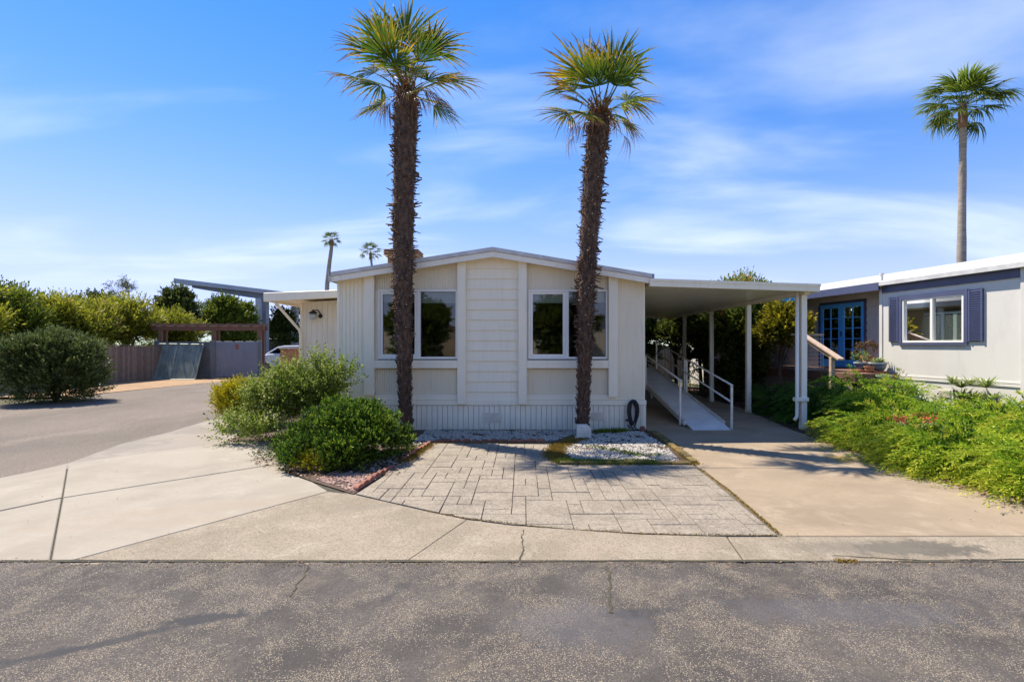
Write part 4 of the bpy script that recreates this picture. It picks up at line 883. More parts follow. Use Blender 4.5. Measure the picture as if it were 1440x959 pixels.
def fan_palm(label, base, line, fans, dead, seed, nstub):
    root = thing('palm_tree', label, 'palm tree', base, 'two rough fan palms in front of the home'); rnd = random.Random(seed); rng = np.random.default_rng(seed)
    Y = base[1]; pts, rad = [], []
    for px, py, w in line: pts.append(Vector((gx(px, Y)-base[0], 0, gz(py, Y)))); rad.append(w*.86/2/FOC*Y)
    fine, fr_ = [], []
    for i in range(len(pts)-1):
        for k in range(5): t = k/5; fine.append(pts[i].lerp(pts[i+1], t)); fr_.append((rad[i]*(1-t)+rad[i+1]*t)*rnd.uniform(.95, 1.05))
    fine.append(pts[-1]); fr_.append(rad[-1])
    tr = fin(tube(BM(), fine, fr_, 16), 'trunk', palmtrunk, root, local=True, smooth=True)
    # leaf-base stubs
    H = fine[-1].z; zs = rng.uniform(.05, H, nstub); Q, T = [], []
    zz0 = np.array([p.z for p in fine]); xx = np.array([p.x for p in fine]); rr = np.array(fr_)
    for i, z in enumerate(zs):
        x = np.interp(z, zz0, xx); r = np.interp(z, zz0, rr); a = rng.uniform(0, 2*math.pi); f = z/H
        o = np.array([math.cos(a), math.sin(a), 0]); t = np.array([-math.sin(a), math.cos(a), 0])
        up = .9 if f < .28 else (.15+rng.normal(0, .45)); 
        d = o*(.45 if f < .28 else 1.0) + np.array([0, 0, up]) + t*rng.normal(0, .25); d /= np.linalg.norm(d)
        L = rng.uniform(.06, .17)*(1.15 if f < .28 else 1.0)*(1.25 if .45 < f < .8 and rng.uniform() < .4 else .8)
        w = rng.uniform(.010, .024); n_ = np.cross(d, t); b = np.array([x, 0, z]) + o*r*.90; e = b + d*L; w2 = w*rng.uniform(.3, .8)
        c0 = [b+t*w, b-t*w*.6+n_*w, b-t*w*.6-n_*w]; c1 = [e+t*w2, e-t*w2*.6+n_*w2, e-t*w2*.6-n_*w2]
        tv = rng.uniform(.05, .6); te = .99 if rng.uniform() < .26 else tv+.25
        if te > .9: w *= 1.3; w2 *= 1.5
        for k in range(3): Q.append([c0[k], c1[k], c1[(k+1)%3], c0[(k+1)%3]]); T.append([tv, min(te, tv+.25), min(te, tv+.25), tv])
        Q.append([c1[0], c1[1], c1[2], c1[2]]); T.append([te]*4)
    # hairy fibre around the trunk
    nf = 5200; z = rng.uniform(.05, H, nf); a = rng.uniform(0, 2*math.pi, nf); x = np.interp(z, zz0, xx); r = np.interp(z, zz0, rr)
    o = np.stack([np.cos(a), np.sin(a), np.zeros(nf)], 1); P = np.stack([x, 0*x, z], 1) + o*r[:, None]*.97
    q, _ = leaves(rng, P, o*.55 + np.array([0, 0, -.75]), .06, .012, None, .6)
    quads('fibre', q, stub_m, root, tintv=rng.uniform(0, .45, nf), kind='stuff')
    quads('cut_leaf_bases', np.array(Q), stub_m, root, tintv=np.array(T), kind='stuff')
    top = fine[-1] + Vector((0, 0, -.08))
    for (hx_, hy_, dep, Rp, nb, ms) in fans:
        add_frond(root, top, hub(hx_, hy_, dep), Rp/70.7, nb, FRY if ms else FR, rnd)
    for k in range(4):   # the far side of the crown
        a = rnd.uniform(0, math.pi); e = rnd.uniform(.2, 1.2); L = rnd.uniform(.45, .9)
        v = Vector((math.cos(a)*math.cos(e), math.sin(a)*math.cos(e), math.sin(e)))*L; add_frond(root, top, v, rnd.uniform(.58, .75), (rnd.uniform(-.3, .3), -.6, 1), FR, rnd)
    for (hx_, hy_, dep, Rp) in dead: add_frond(root, top, hub(hx_, hy_, dep), Rp/70.7, (0, -.3, 1), FRD, rnd, 'dead_frond')
    # spear cluster and brown fibre at the crown's foot
    P = np.tile(np.array(top), (420, 1)) + rng.normal(0, (.12, .12, .16), (420, 3)); q, _ = leaves(rng, P, rng.normal(0, 1, (420, 3))*.5+np.array([0, 0, .7]), .20, .03, None, .4)
    quads('crown_fibre', q, lf_dead, root, tintv=rng.uniform(0, 1, 420), kind='stuff')
    return root
U, C = (0, -.25, 1), (0, -1, .25)
fan_palm('taller rough trunked fan palm on the left, rising out of the dark green shrub', (gx(570, 9.9), 9.9, 0),
    [(571, 615, 20), (571, 590, 17), (570, 560, 17), (569, 520, 20), (568, 480, 23), (567, 440, 26), (567, 380, 30), (567, 310, 33), (569, 240, 34), (570, 190, 37), (571, 155, 37), (572, 128, 20)],
    [(0, -74, -.05, 66, C, 0), (-26, -64, -.25, 54, (-.2, -.9, .6), 0), (-48, -52, -.15, 50, (-.1, -.6, 1), 1), (-62, -18, -.1, 50, (0, -.45, 1), 1), (-30, 0, -.35, 50, (-.3, -.8, .5), 0),
     (38, -58, -.1, 54, (.3, -.8, .6), 0), (46, -14, -.2, 42, (.2, -.5, 1), 1), (34, -6, -.35, 42, (.5, -.5, .9), 1), (-18, -34, -.45, 52, C, 0), (12, -70, .25, 60, C, 0), (-8, -26, -.40, 46, (-.3, -1, .3), 0), (22, -30, -.40, 50, (.3, -1, .3), 0), (-50, -40, .25, 52, (-.5, -.6, .8), 0), (54, -30, .3, 50, (.5, -.5, 1), 1), (-36, 8, .1, 46, (-.6, -.6, .6), 0), (36, 12, .1, 42, (.7, -.6, .5), 0), (24, 4, -.35, 44, (.4, -.9, .4), 1)],
    [(24, 2, -.2, 34), (32, -4, .2, 34), (-22, 10, -.1, 22), (-26, 4, .2, 30), (18, 14, -.3, 22), (8, 8, -.35, 20)], 3, 760)
fan_palm('slightly leaning rough fan palm on the right, behind the white stone block', (gx(820, 9.9), 9.9, 0),
    [(820, 614, 20), (820, 590, 17), (821, 540, 19), (822, 480, 22), (824, 420, 26), (828, 340, 28), (833, 270, 31), (838, 210, 34), (842, 180, 35), (844, 160, 20)],
    [(14, -58, -.15, 68, C, 0), (-22, -44, -.30, 62, (-.3, -.8, .7), 1), (-10, -62, .15, 58, C, 0), (-36, -24, -.25, 54, (-.1, -.6, 1), 1), (-46, 4, -.3, 44, (-.5, -.8, .5), 1), (27, -12, -.15, 52, (0, -.35, 1), 0),
     (34, -64, .1, 54, (.3, -.8, .6), 0), (-6, -28, -.45, 50, C, 0), (14, -30, -.4, 50, (.2, -1, .2), 0), (-34, -44, .2, 56, (-.3, -.8, .8), 0), (40, -30, .2, 48, (.5, -.5, 1), 0), (34, 6, .1, 40, (.6, -.6, .6), 1), (-22, 8, -.4, 44, (-.3, -.9, .4), 1), (-30, -8, -.35, 40, (-.2, -.7, .8), 1)],
    [(28, 8, -.1, 30), (-28, 10, -.15, 28), (34, 22, .1, 26), (-20, 14, -.25, 22), (12, 12, -.3, 20), (-34, 20, .1, 26)], 8, 760)
def thin_palm(label, px, Y, line, crown_px, nf, seed, lean=0, Rf=None, group=None):
    root = thing('tall_palm_tree', label, 'palm tree', (gx(px, Y), Y, 0), group); rnd = random.Random(seed)
    pts = [Vector((gx(p, Y)-gx(px, Y), 0, max(0, gz(q, Y)) if k else 0)) for k, (p, q, w) in enumerate(line)]; rad = [w/2/FOC*Y for p, q, w in line]
    fine, fr_ = [], []
    for i in range(len(pts)-1):
        for k in range(4): t = k/4; fine.append(pts[i].lerp(pts[i+1], t)); fr_.append((rad[i]*(1-t)+rad[i+1]*t)*rnd.uniform(.95, 1.05))
    fine.append(pts[-1]); fr_.append(rad[-1])
    fin(tube(BM(), fine, fr_, 12), 'trunk', greybark, root, local=True, smooth=True)
    top = fine[-1]; Rc = crown_px/2/FOC*Y
    fin(lathe(BM(), [(rad[-1]*1.0, top.z-Rc*.55), (rad[-1]*1.35, top.z-Rc*.42), (rad[-1]*1.3, top.z-.1), (rad[-1]*.8, top.z+.12)], top.x, top.y, 10), 'crown_base', chimneym, root, local=True, smooth=True)
    for k in range(nf):
        a = k*2.4+rnd.uniform(-.3, .3); f = (k+.5)/nf; e = 1.35-f*1.85; v = Vector((math.cos(a)*math.cos(e), math.sin(a)*math.cos(e), math.sin(e)))
        L = Rc*rnd.uniform(.36, .64); add_frond(root, top, v*L, Rc*rnd.uniform(.40, .52), (v.x*-.3, -.3+v.y*-.3, 1), FRF, rnd)
    return root
thin_palm('very tall grey trunked palm standing behind the blue and white neighbouring home', 1353, 20, [(1352, 700, 13), (1352, 400, 11.5), (1352, 360, 11), (1353, 280, 9.5), (1354, 200, 8.5), (1354, 150, 8)], 120, 44, 11)
thin_palm('far leaning palm seen above the left wing roof', 458, 45, [(457, 520, 7), (460, 400, 6.5), (463, 372, 5.5), (466, 350, 5), (466, 338, 5)], 30, 26, 12, group='two far palms above the roof')
thin_palm('far short looking palm peeping over the roof left of the chimney', 521, 58, [(523, 520, 3.5), (523, 376, 3.2), (522, 366, 3), (521, 356, 3)], 34, 22, 13, group='two far palms above the roof')

# ================================================================== SHRUBS AND TREES
def foliage(root, name, Q, T, mat, kind=None): return quads(name, np.concatenate(Q), mat, root, tintv=np.concatenate(T), kind=kind)
def stems(root, c, tips, r0, mat, name='trunk', seed=0):
    rnd = random.Random(seed); bm = BM()
    for t in tips:
        t = Vector(t); m = t*.5 + Vector((rnd.uniform(-.08, .08), rnd.uniform(-.08, .08), .0))*t.length; b = Vector((rnd.uniform(-1, 1)*r0*2, rnd.uniform(-1, 1)*r0*2, 0))+Vector(c)
        tube(bm, [b, b.lerp(m, .6), m, t], [r0, r0*.75, r0*.5, r0*.15], 6)
    return fin(bm, name, mat, root, local=True)

def plumes(rng, P, D, L, nside, sl, droop, ll=.035, lw=.010, base=None):
    n = len(P); D = unit(D); s = unit(np.cross(D, np.array([0, 0, 1.])+rng.normal(0, .2, (n, 3)))); Q, T = [], []
    L = L*rng.uniform(.6, 1.3, n); base = rng.uniform(.05, .7, n) if base is None else base
    for k in range(nside):
        f = (k+.3)/nside; pos = P + D*(L*f)[:, None]; pos[:, 2] -= droop*L*f**2.2
        dd = D.copy(); dd[:, 2] -= droop*1.5*f; dd = unit(dd)
        sd = s*(1 if k % 2 else -1); up = np.cross(s, dd)
        d = unit(dd*.85 + sd*(.62-.40*f) + up*rng.normal(.05, .14, (n, 1)))
        q, t = sprigs(rng, pos, d, sl*(1.25-.8*f), 5, ll, lw, ang=.32, droop=.25, tint=base+f*.42, tipb=.22, tj=.05)
        Q.append(q); T.append(t)
    return np.concatenate(Q), np.concatenate(T)
def juniper(label, x, y, rx, ry, h, seed, n=420, mat=None, group='juniper shrubs bordering the driveway', lm=1.0, bright=0.0):
    rng = np.random.default_rng(seed); root = thing('juniper_shrub', label, 'juniper', (x, y, 0.02), group)
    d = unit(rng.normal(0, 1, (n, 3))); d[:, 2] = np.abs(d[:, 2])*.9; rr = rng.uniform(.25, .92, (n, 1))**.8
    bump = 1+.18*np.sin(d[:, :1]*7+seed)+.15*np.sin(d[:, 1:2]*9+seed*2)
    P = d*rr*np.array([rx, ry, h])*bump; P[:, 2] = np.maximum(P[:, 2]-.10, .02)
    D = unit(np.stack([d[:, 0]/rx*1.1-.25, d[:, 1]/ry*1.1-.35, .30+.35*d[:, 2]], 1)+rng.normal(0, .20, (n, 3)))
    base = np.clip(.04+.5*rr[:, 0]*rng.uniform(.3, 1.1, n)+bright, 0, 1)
    Q, T = plumes(rng, P, D, .68*lm, 13, .15, .52, base=base, ll=.056, lw=.015)
    k3 = n//11; a3 = rng.uniform(2.2, 5.6, k3); r3 = rng.uniform(.55, .95, k3); P3 = np.stack([np.cos(a3)*rx*r3, np.sin(a3)*ry*r3, h*(1-.75*r3**2)+.05], 1)
    q3, t3 = plumes(rng, P3, np.stack([np.cos(a3), np.sin(a3), np.full(k3, .45)], 1)+rng.normal(0, .15, (k3, 3)), .60, 14, .12, .45, base=np.full(k3, .26+bright), ll=.055, lw=.015); Q = np.concatenate([Q, q3]); T = np.concatenate([T, t3])
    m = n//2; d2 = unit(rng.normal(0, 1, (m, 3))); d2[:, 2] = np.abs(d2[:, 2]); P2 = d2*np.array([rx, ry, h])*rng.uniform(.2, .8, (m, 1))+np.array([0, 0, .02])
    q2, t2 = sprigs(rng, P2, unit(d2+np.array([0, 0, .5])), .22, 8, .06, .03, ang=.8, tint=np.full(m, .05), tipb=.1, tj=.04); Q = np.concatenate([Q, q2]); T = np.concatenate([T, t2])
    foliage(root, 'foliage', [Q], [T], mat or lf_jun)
    tp = [(math.cos(a)*rx*.6, math.sin(a)*ry*.6, h*.55) for a in np.linspace(0, 6, 9)]
    stems(root, (0, 0, 0), tp, .025, bark, 'branches', seed)
    return root
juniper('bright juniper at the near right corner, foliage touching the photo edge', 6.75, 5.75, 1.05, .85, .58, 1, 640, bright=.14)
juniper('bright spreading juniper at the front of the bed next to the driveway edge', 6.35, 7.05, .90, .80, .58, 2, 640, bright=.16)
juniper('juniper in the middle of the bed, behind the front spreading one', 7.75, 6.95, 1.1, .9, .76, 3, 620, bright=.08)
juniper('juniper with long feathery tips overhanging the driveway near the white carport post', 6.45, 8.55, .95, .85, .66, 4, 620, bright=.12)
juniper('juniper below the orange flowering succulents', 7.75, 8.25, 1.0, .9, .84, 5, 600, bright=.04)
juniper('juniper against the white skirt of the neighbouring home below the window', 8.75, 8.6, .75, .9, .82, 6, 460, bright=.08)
juniper('juniper in front of the brown deck step of the neighbouring home', 7.55, 9.95, 1.0, .85, .98, 7, 600, bright=.02)
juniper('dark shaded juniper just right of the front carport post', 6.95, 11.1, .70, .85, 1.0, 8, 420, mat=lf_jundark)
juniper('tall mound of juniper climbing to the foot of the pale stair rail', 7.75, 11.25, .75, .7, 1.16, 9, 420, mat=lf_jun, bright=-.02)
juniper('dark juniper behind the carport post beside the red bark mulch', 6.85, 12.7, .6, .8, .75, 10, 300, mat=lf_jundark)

def shrub(name, label, cat, loc, clumps, mat, seed, n, L=.2, K=7, ll=.05, lw=.02, ang=.9, up=.4, droop=0., tipb=.25, trunks=None, group=None, tj=.15, kind=None, inner=.45, zmin=.04, barkm=None, r0=.03):
    rng = np.random.default_rng(seed); root = thing(name, label, cat, loc, group); Q, T = [], []
    tot = sum(r[0]*r[1]+r[0]*r[2] for c, r in clumps)
    for c, r in clumps:
        m = max(8, int(n*(r[0]*r[1]+r[0]*r[2])/tot)); P, D = shell(rng, m, c, r, inner=inner, up=up, zmin=zmin)
        q, t = sprigs(rng, P, D, L*rng.uniform(.5, 1.4, m), K, ll, lw, ang=ang, droop=droop, tint=np.clip(rng.normal(.42, .17, m)+rng.normal(0, .09), 0, 1), tipb=tipb, tj=tj); Q.append(q); T.append(t)
    foliage(root, 'foliage', Q, T, mat)
    if trunks is None: trunks = [c for c, r in clumps][:10]
    stems(root, (0, 0, 0), trunks, r0, barkm or bark, 'stems', seed)
    return root
def cl(rng, n, c, r, cr, fl=.8):
    return [(tuple(p), (k, k, k*fl)) for p, k in clump_set(rng, n, c, r, cr)]
rc = np.random.default_rng(77)
# dark green mound, front left
shrub('rounded_shrub', 'dense dark green rounded shrub at the front of the bed by the stone paving', 'shrub', (-2.74, 7.72, .03),
      [((math.cos(a)*rr_*.95, math.sin(a)*rr_*.85, .10+.66*(1-rr_**2.2)+rcj), (k, k, k*.72)) for a, rr_, k, rcj in zip(rc.uniform(0, 6.28, 90), rc.uniform(0, 1, 90)**.55, rc.uniform(.12, .21, 90), rc.normal(0, .035, 90))] + [((0, 0, .26), (.78, .68, .34))], lf_mound, 31, 9500, L=.085, K=8, ll=.040, lw=.019, ang=.6, up=.75, tipb=.72, r0=.025, inner=.5)
# loose light green shrub
shrub('leafy_shrub', 'loose light green shrub with long shoots in front of the left corner of the home', 'shrub', (-4.30, 9.45, .03),
      cl(rc, 26, (0, 0, .66), (.82, .6, .52), .24) + [((.72, -.05, 1.12), (.26, .2, .22)), ((.40, 0, 1.32), (.14, .14, .26)), ((-.85, -.4, .20), (.36, .28, .16)), ((-.35, -.55, .2), (.3, .25, .16)), ((-.6, 0, .7), (.3, .3, .3)), ((.95, 0, 1.2), (.16, .12, .12))], lf_light, 32, 3000, L=.30, K=10, ll=.058, lw=.028, up=.8, ang=.95, inner=.2, barkm=palewood, r0=.018)
shrub('golden_shrub', 'golden yellow clipped shrub at the edge of the side street', 'shrub', (-5.95, 10.9, .03),
      cl(rc, 22, (0, 0, .55), (.62, .6, .40), .27) + [((0, 0, .5), (.75, .7, .45))], lf_gold, 33, 5000, L=.14, K=8, ll=.045, lw=.020, up=.9, ang=.6)
shrub('golden_ground_tuft', 'yellow green trailing tuft at the front foot of the dark green shrub', 'ground cover plant', (-2.95, 7.02, .03),
      [((0, 0, .08), (.30, .18, .14)), ((.25, -.05, .06), (.2, .14, .10)), ((-.2, .1, .06), (.2, .15, .08))], lf_gold, 34, 330, L=.11, K=8, ll=.035, lw=.009, up=1.2, zmin=.01, r0=.006)
shrub('trailing_ground_plant', 'low brownish trailing plant spilling over the pale concrete', 'ground cover plant', (-3.75, 7.8, .03),
      [((0, 0, .05), (.42, .16, .06)), ((.4, -.15, .05), (.3, .12, .06))], lf_olive, 35, 330, L=.14, K=8, ll=.04, lw=.014, up=.3, zmin=.01, r0=.006)
# big bush, far left
shrub('grey_green_bush', 'big rounded grey green bush at the left photo edge beside the street', 'bush', (-14.75, 15.7, 0),
      cl(rc, 46, (0, 0, 1.10), (1.28, 1.1, .95), .42) + [((0, 0, 1.05), (1.45, 1.2, 1.02)), ((0, 0, .55), (1.5, 1.25, .6))], lf_olive, 36, 9500, L=.24, K=8, ll=.085, lw=.036, up=.7, ang=.7, tipb=.4)

def tree(name, label, x, y, h, r, mat, seed, n, ll=.16, lw=.06, L=.42, K=8, low=.05, ang=.6, up=.6, droop=.0, group=None, nc=26, squash=1.0, cat='tree', tipb=.3, cr=.42, barkm=None, tr=.09):
    rng = np.random.default_rng(seed); root = thing(name, label, cat, (x, y, 0), group); zc = h*(low+(1-low)*.5); rh_ = h*(1-low)*.5
    cs = clump_set(rng, nc, (0, 0, zc), (r*.72, r*.72, rh_*.80), r*cr); Q, T = [], []
    for c, k in cs:
        m = int(n/nc); P, D = shell(rng, m, c, (k, k, k*.8), inner=.3, up=up)
        q, t = sprigs(rng, P, D, L*rng.uniform(.4, 1.3, m), K, ll, lw, ang=ang, droop=droop, tint=np.clip(rng.normal(.4, .16, m)+rng.normal(0, .14), 0, 1), tipb=tipb); Q.append(q); T.append(t)
    foliage(root, 'crown', Q, T, mat)
    rnd = random.Random(seed); bm = BM(); tb = Vector((0, 0, 0)); fk = Vector((rnd.uniform(-.1, .1), rnd.uniform(-.1, .1), zc*.55)); tube(bm, [tb, fk*.5, fk], [tr, tr*.8, tr*.7], 8)
    for c, k in cs[:11]: c = Vector(c); tube(bm, [fk, fk.lerp(c, .5)+Vector((rnd.uniform(-.1, .1), rnd.uniform(-.1, .1), .1)), c], [tr*.55, tr*.35, tr*.12], 5)
    fin(bm, 'trunk', barkm or bark, root, local=True)
    return root
gW = 'willowy trees behind the weathered wood fence'
tree('willowy_tree', 'yellow green willowy tree at the far left edge above the grey green bush', -21.2, 18.9, 4.25, 1.75, lf_willow, 51, 2900, L=.62, cr=.34, group=gW)
tree('willowy_tree', 'willowy tree behind the left half of the grey green bush', -21.6, 20.9, 4.20, 1.7, lf_midtree, 52, 2900, L=.62, cr=.34, group=gW)
tree('willowy_tree', 'willowy tree rising behind the left end of the visible fence', -21.3, 22.9, 4.30, 1.7, lf_willow, 53, 2900, L=.62, cr=.34, group=gW)
tree('willowy_tree', 'willowy tree behind the middle of the weathered fence', -21.7, 24.9, 4.5, 1.75, lf_willow, 54, 2900, L=.62, cr=.34, group=gW)
tree('willowy_tree', 'willowy tree where the weathered fence meets the grey enclosure', -21.5, 27.0, 4.5, 1.7, lf_willow, 55, 2900, L=.62, cr=.34, group=gW)
tree('willowy_tree', 'lower willowy tree just behind the leaning slatted gate and pergola', -20.8, 29.6, 3.9, 1.7, lf_willow, 56, 2900, L=.62, cr=.34, group=gW)
for k, (x, y, h, r, lb) in enumerate([(-26.5, 21.5, 4.7, 2.2, 'dark evergreen tree top just above the willowy trees at the far left'), (-27.5, 26.0, 4.9, 2.3, 'dark evergreen tree top behind the middle willowy trees'), (-26.8, 31.5, 5.4, 2.0, 'dark evergreen tree behind the bare branched tree')]):
    tree('dark_evergreen_tree', lb, x, y, h, r, lf_darktree, 60+k, 1800, group='dark evergreens behind the willowy trees', ll=.18, lw=.10)
tree('dark_round_tree', 'dark rounded tree above the left post of the pergola', -23.0, 33.0, 5.75, 1.35, lf_darktree, 64, 2600, ll=.17, lw=.09, low=.2)
tree('mid_green_tree', 'mid green tree under the left half of the grey canopy beam', -21.7, 36.0, 5.45, 1.6, lf_midtree, 65, 3400, ll=.17, lw=.09)
tree('mid_green_tree', 'bushy green tree just left of the grey canopy column', -20.9, 37.4, 5.4, 1.15, lf_midtree, 66, 2200, ll=.17, lw=.09)
tree('dark_feathery_tree', 'dark feathery tree between the grey canopy column and the tan building', -20.6, 42.5, 5.4, 1.5, lf_darktree, 67, 2200, ll=.17, lw=.09)
tree('small_far_tree', 'small tree showing beside the downpipe above the tan building', -22.9, 52, 7.0, 1.5, lf_midtree, 68, 600, ll=.2, lw=.08, low=.4)
# bare branched tree
bt = thing('bare_branched_tree', 'sparse bare branched tree sticking up above the willowy trees', 'tree', (gx(186, 30), 30, 0)); rnd = random.Random(12); bm = BM(); tips = []
def branch(p, d, L, r, dep):
    q = p + d*L; m = p.lerp(q, .5) + Vector((rnd.uniform(-1, 1), rnd.uniform(-1, 1), rnd.uniform(-.5, .5)))*L*.08; tube(bm, [p, m, q], [r, r*.8, r*.6], 5)
    if dep == 0: tips.append(q); return
    for k in range(rnd.choice((2, 3, 3))): nd = (d + Vector((rnd.uniform(-1, 1), rnd.uniform(-1, 1), rnd.uniform(-.25, .6)))*.75).normalized(); branch(q, nd, L*rnd.uniform(.6, .85), r*.6, dep-1)
branch(Vector((0, 0, 0)), Vector((0, 0, 1)), 2.9, .12, 0); branch(Vector((0, 0, 2.9)), Vector((-.2, 0, 1)).normalized(), 1.0, .08, 4)
fin(bm, 'trunk', greybark, bt, local=True)
rng = np.random.default_rng(4); P = np.array([tuple(t) for t in tips]); P = np.repeat(P, 5, 0)+rng.normal(0, .1, (len(tips)*5, 3)); q, t = sprigs(rng, P, rng.normal(0, 1, P.shape), .18, 4, .09, .035); quads('crown', q, lf_darktree, bt, tintv=t)

# shrubs and trees beside and behind the carport
gH = 'tall dark hedge trees beside the carport'
for k, (x, y, h, r, lb) in enumerate([(6.95, 15.4, 4.1, .95, 'dark hedge tree behind the second carport post'), (6.95, 17.2, 4.3, 1.0, 'dark hedge tree behind the ramp rail between second and third carport posts'), (6.9, 19.2, 4.3, 1.05, 'dark hedge tree right of the upper end of the ramp'),
        (6.6, 21.4, 4.2, 1.15, 'dark hedge tree closing the back of the carport behind the ramp'), (5.2, 22.2, 4.0, 1.2, 'dark hedge tree straight behind the ramp landing'), (4.1, 21.0, 3.9, 1.0, 'dark hedge tree in the gap between the ramp rails and the home corner'), (3.6, 23.6, 3.8, 1.2, 'hedge tree at the back of the carport next to the corner of the home'), (8.3, 18.4, 4.2, 1.2, 'dark hedge tree behind the first carport gap against the neighbouring wall'), (8.0, 21.2, 4.0, 1.2, 'dark hedge tree furthest back on the neighbour side')]):
    tree('hedge_tree', lb, x, y, h, r, lf_hedge, 80+k, 3200, ll=.11, lw=.060, L=.28, low=.0, group=gH, nc=30, cr=.50, tipb=.2)
tree('light_topped_tree', 'loose light green tree top showing above the carport roof', 7.15, 16.2, 4.15, .85, lf_light, 95, 200, ll=.10, lw=.04, L=.35, low=.55, nc=8, up=1.2)
tree('yellow_leaved_tree', 'small yellow green tree between the first and second carport posts', 7.25, 13.9, 3.12, .80, lf_yellow, 96, 1900, ll=.080, lw=.050, L=.22, low=.25, nc=22, cr=.34, tr=.04, up=.3, tipb=.35)
shrub('weeping_plant', 'small pale leaved plant standing behind the ramp rail', 'plant', (4.95, 14.6, .02), [((0, 0, .9), (.16, .16, .2)), ((.1, 0, .6), (.14, .14, .2))], lf_succ, 97, 60, L=.25, K=6, ll=.09, lw=.018, up=-.6, droop=.5, r0=.02)
wh = thing('spoked_cartwheel', 'rusty spoked iron wheel leaning in the mulch under the yellow green tree', 'wheel', (6.85, 13.0, 0)); bm = BM()
wc = Vector((6.85, 13.1, .36)); Rw = .33
tube(bm, [wc+Vector((math.cos(a)*Rw, .12*math.sin(a), math.sin(a)*Rw)) for a in np.linspace(0, 2*math.pi, 25)], .014, 6); fin(bm, 'rim', rustm, wh)
for a in np.linspace(0, math.pi, 5)[:-1]: fin(tube(BM(), [wc+Vector((math.cos(a)*Rw, .12*math.sin(a), math.sin(a)*Rw))*1.0, wc-Vector((math.cos(a)*Rw, .12*math.sin(a), math.sin(a)*Rw))], .008, 5), 'spoke', rustm, wh)

bf = thing('back_fence', 'brown board fence closing the yard behind the carport hedge', 'fence', (5.5, 25.6, 0))
for k in range(60): box('fence_board', 1.4+k*.15, 1.4+k*.15+.14, 25.6, 25.63, 0, 1.75, fencewood, bf)
# flowering succulents, yuccas
def rosette(rng, n, L, w, up=.6, seg=2):
    Q = []
    for i in range(n):
        a = i*2.4; e = rng.uniform(.25, 1.3)*up+.15; d = np.array([math.cos(a)*math.cos(e), math.sin(a)*math.cos(e), math.sin(e)]); s = np.array([-math.sin(a), math.cos(a), 0]); l = L*rng.uniform(.75, 1.1)
        p0 = np.zeros(3); p1 = d*l*.45; p2 = d*l*.8 + np.array([0, 0, -.04*l]); p3 = d*l + np.array([0, 0, -.12*l])
        Q += [[p0-s*w*.35, p1-s*w*.5, p1+s*w*.5, p0+s*w*.35], [p1-s*w*.5, p2-s*w*.3, p2+s*w*.3, p1+s*w*.5], [p2-s*w*.3, p3, p3, p2+s*w*.3]]
    return np.array(Q)
def leafy_rosette(name, label, cat, loc, specs, mat, seed, group=None):
    rng = np.random.default_rng(seed); root = thing(name, label, cat, loc, group); Q = []; bm = BM()
    for (x, y, z, n, L, w) in specs: Q.append(rosette(rng, n, L, w)+np.array([x, y, z])); tube(bm, [(x*.4, y*.4, 0), (x, y, z-.12)], .016, 6)
    Q = np.concatenate(Q); quads('leaves', Q, mat, root, tintv=rng.uniform(.45, 1, len(Q))); fin(bm, 'stem', bark, root, local=True); return root
leafy_rosette('yucca_plant', 'clump of spiky yucca heads below the right shutter of the neighbouring window', 'plant', (gx(1352, 10.2), 10.2, .0), [(0, 0, .68, 40, .40, .034), (.2, -.1, .62, 34, .36, .034), (0, 0, .92, 34, .34, .030), (-.16, 0, 1.0, 34, .28, .028), (.22, .03, .98, 34, .28, .028), (.10, -.1, .66, 30, .34, .04), (-.05, -.1, .5, 30, .34, .04)], lf_succ, 5, 'spiky plants by the neighbouring wall')
leafy_rosette('yucca_plant', 'single spiky rosette against the white wall near the right photo edge', 'plant', (gx(1386, 9.75), 9.75, .0), [(0, 0, .96, 50, .36, .030), (.03, -.05, .66, 50, .36, .04), (-.03, -.03, .5, 40, .38, .04)], lf_succ, 6, 'spiky plants by the neighbouring wall')
for px, lb, sd_ in ((1264, 'orange flowering succulent nearer the carport among the junipers', 1), (1305, 'orange flowering succulent further right among the junipers', 2)):
    Yp = 7.75; rt = leafy_rosette('flowering_succulent', lb, 'plant', (gx(px, Yp), Yp, .0), [(0, 0, .50, 30, .16, .02), (.09, .05, .52, 20, .14, .02), (-.10, 0, .50, 20, .14, .02)], lf_succ, 40+sd_, 'orange flowering succulents')
    rng = np.random.default_rng(sd_); P = rng.normal(0, (.10, .06, .035), (46, 3))+np.array([0, -.03, .66]); q, _ = leaves(rng, P, rng.normal(0, 1, (46, 3))+np.array([0, -.4, .5]), .055, .03, None); quads('flowers', q, lf_flower, rt, tintv=rng.uniform(0, 1, 46), kind='stuff')

# ================================================================== NEIGHBOURING HOME (turned 10 degrees)
TH = R(10.2); cN, sN = math.cos(TH), math.sin(TH); NO = Vector((9.6, 9.5, 0))
def ny(px, x=0.0):
    r = (px-VX)/FOC; return (NO.x + x*cN - r*(NO.y + x*sN))/(sN + r*cN)
def nY(x, y): return NO.y + x*sN + y*cN
def nz(py, px, x=0.0): return gz(py, nY(x, ny(px, x)))
nb = thing('neighbour_home', 'white neighbouring home with navy trim and blue french doors on the right', 'mobile home', NO); nb.rotation_euler = (0, 0, TH)
def nbox(name, x0, x1, y0, y1, z0, z1, mat, parent=None, bevel=0.0): return box(name, x0, x1, y0, y1, z0, z1, mat, parent or nb, bevel, local=True)
yC = ny(1241.5); EV = 3.30      # far corner of the big wall, eave height
xR = .78
ya, yb2 = ny(1269.5), ny(1357); wz0, wz1 = nz(481.5, 1357), nz(413, 1357)
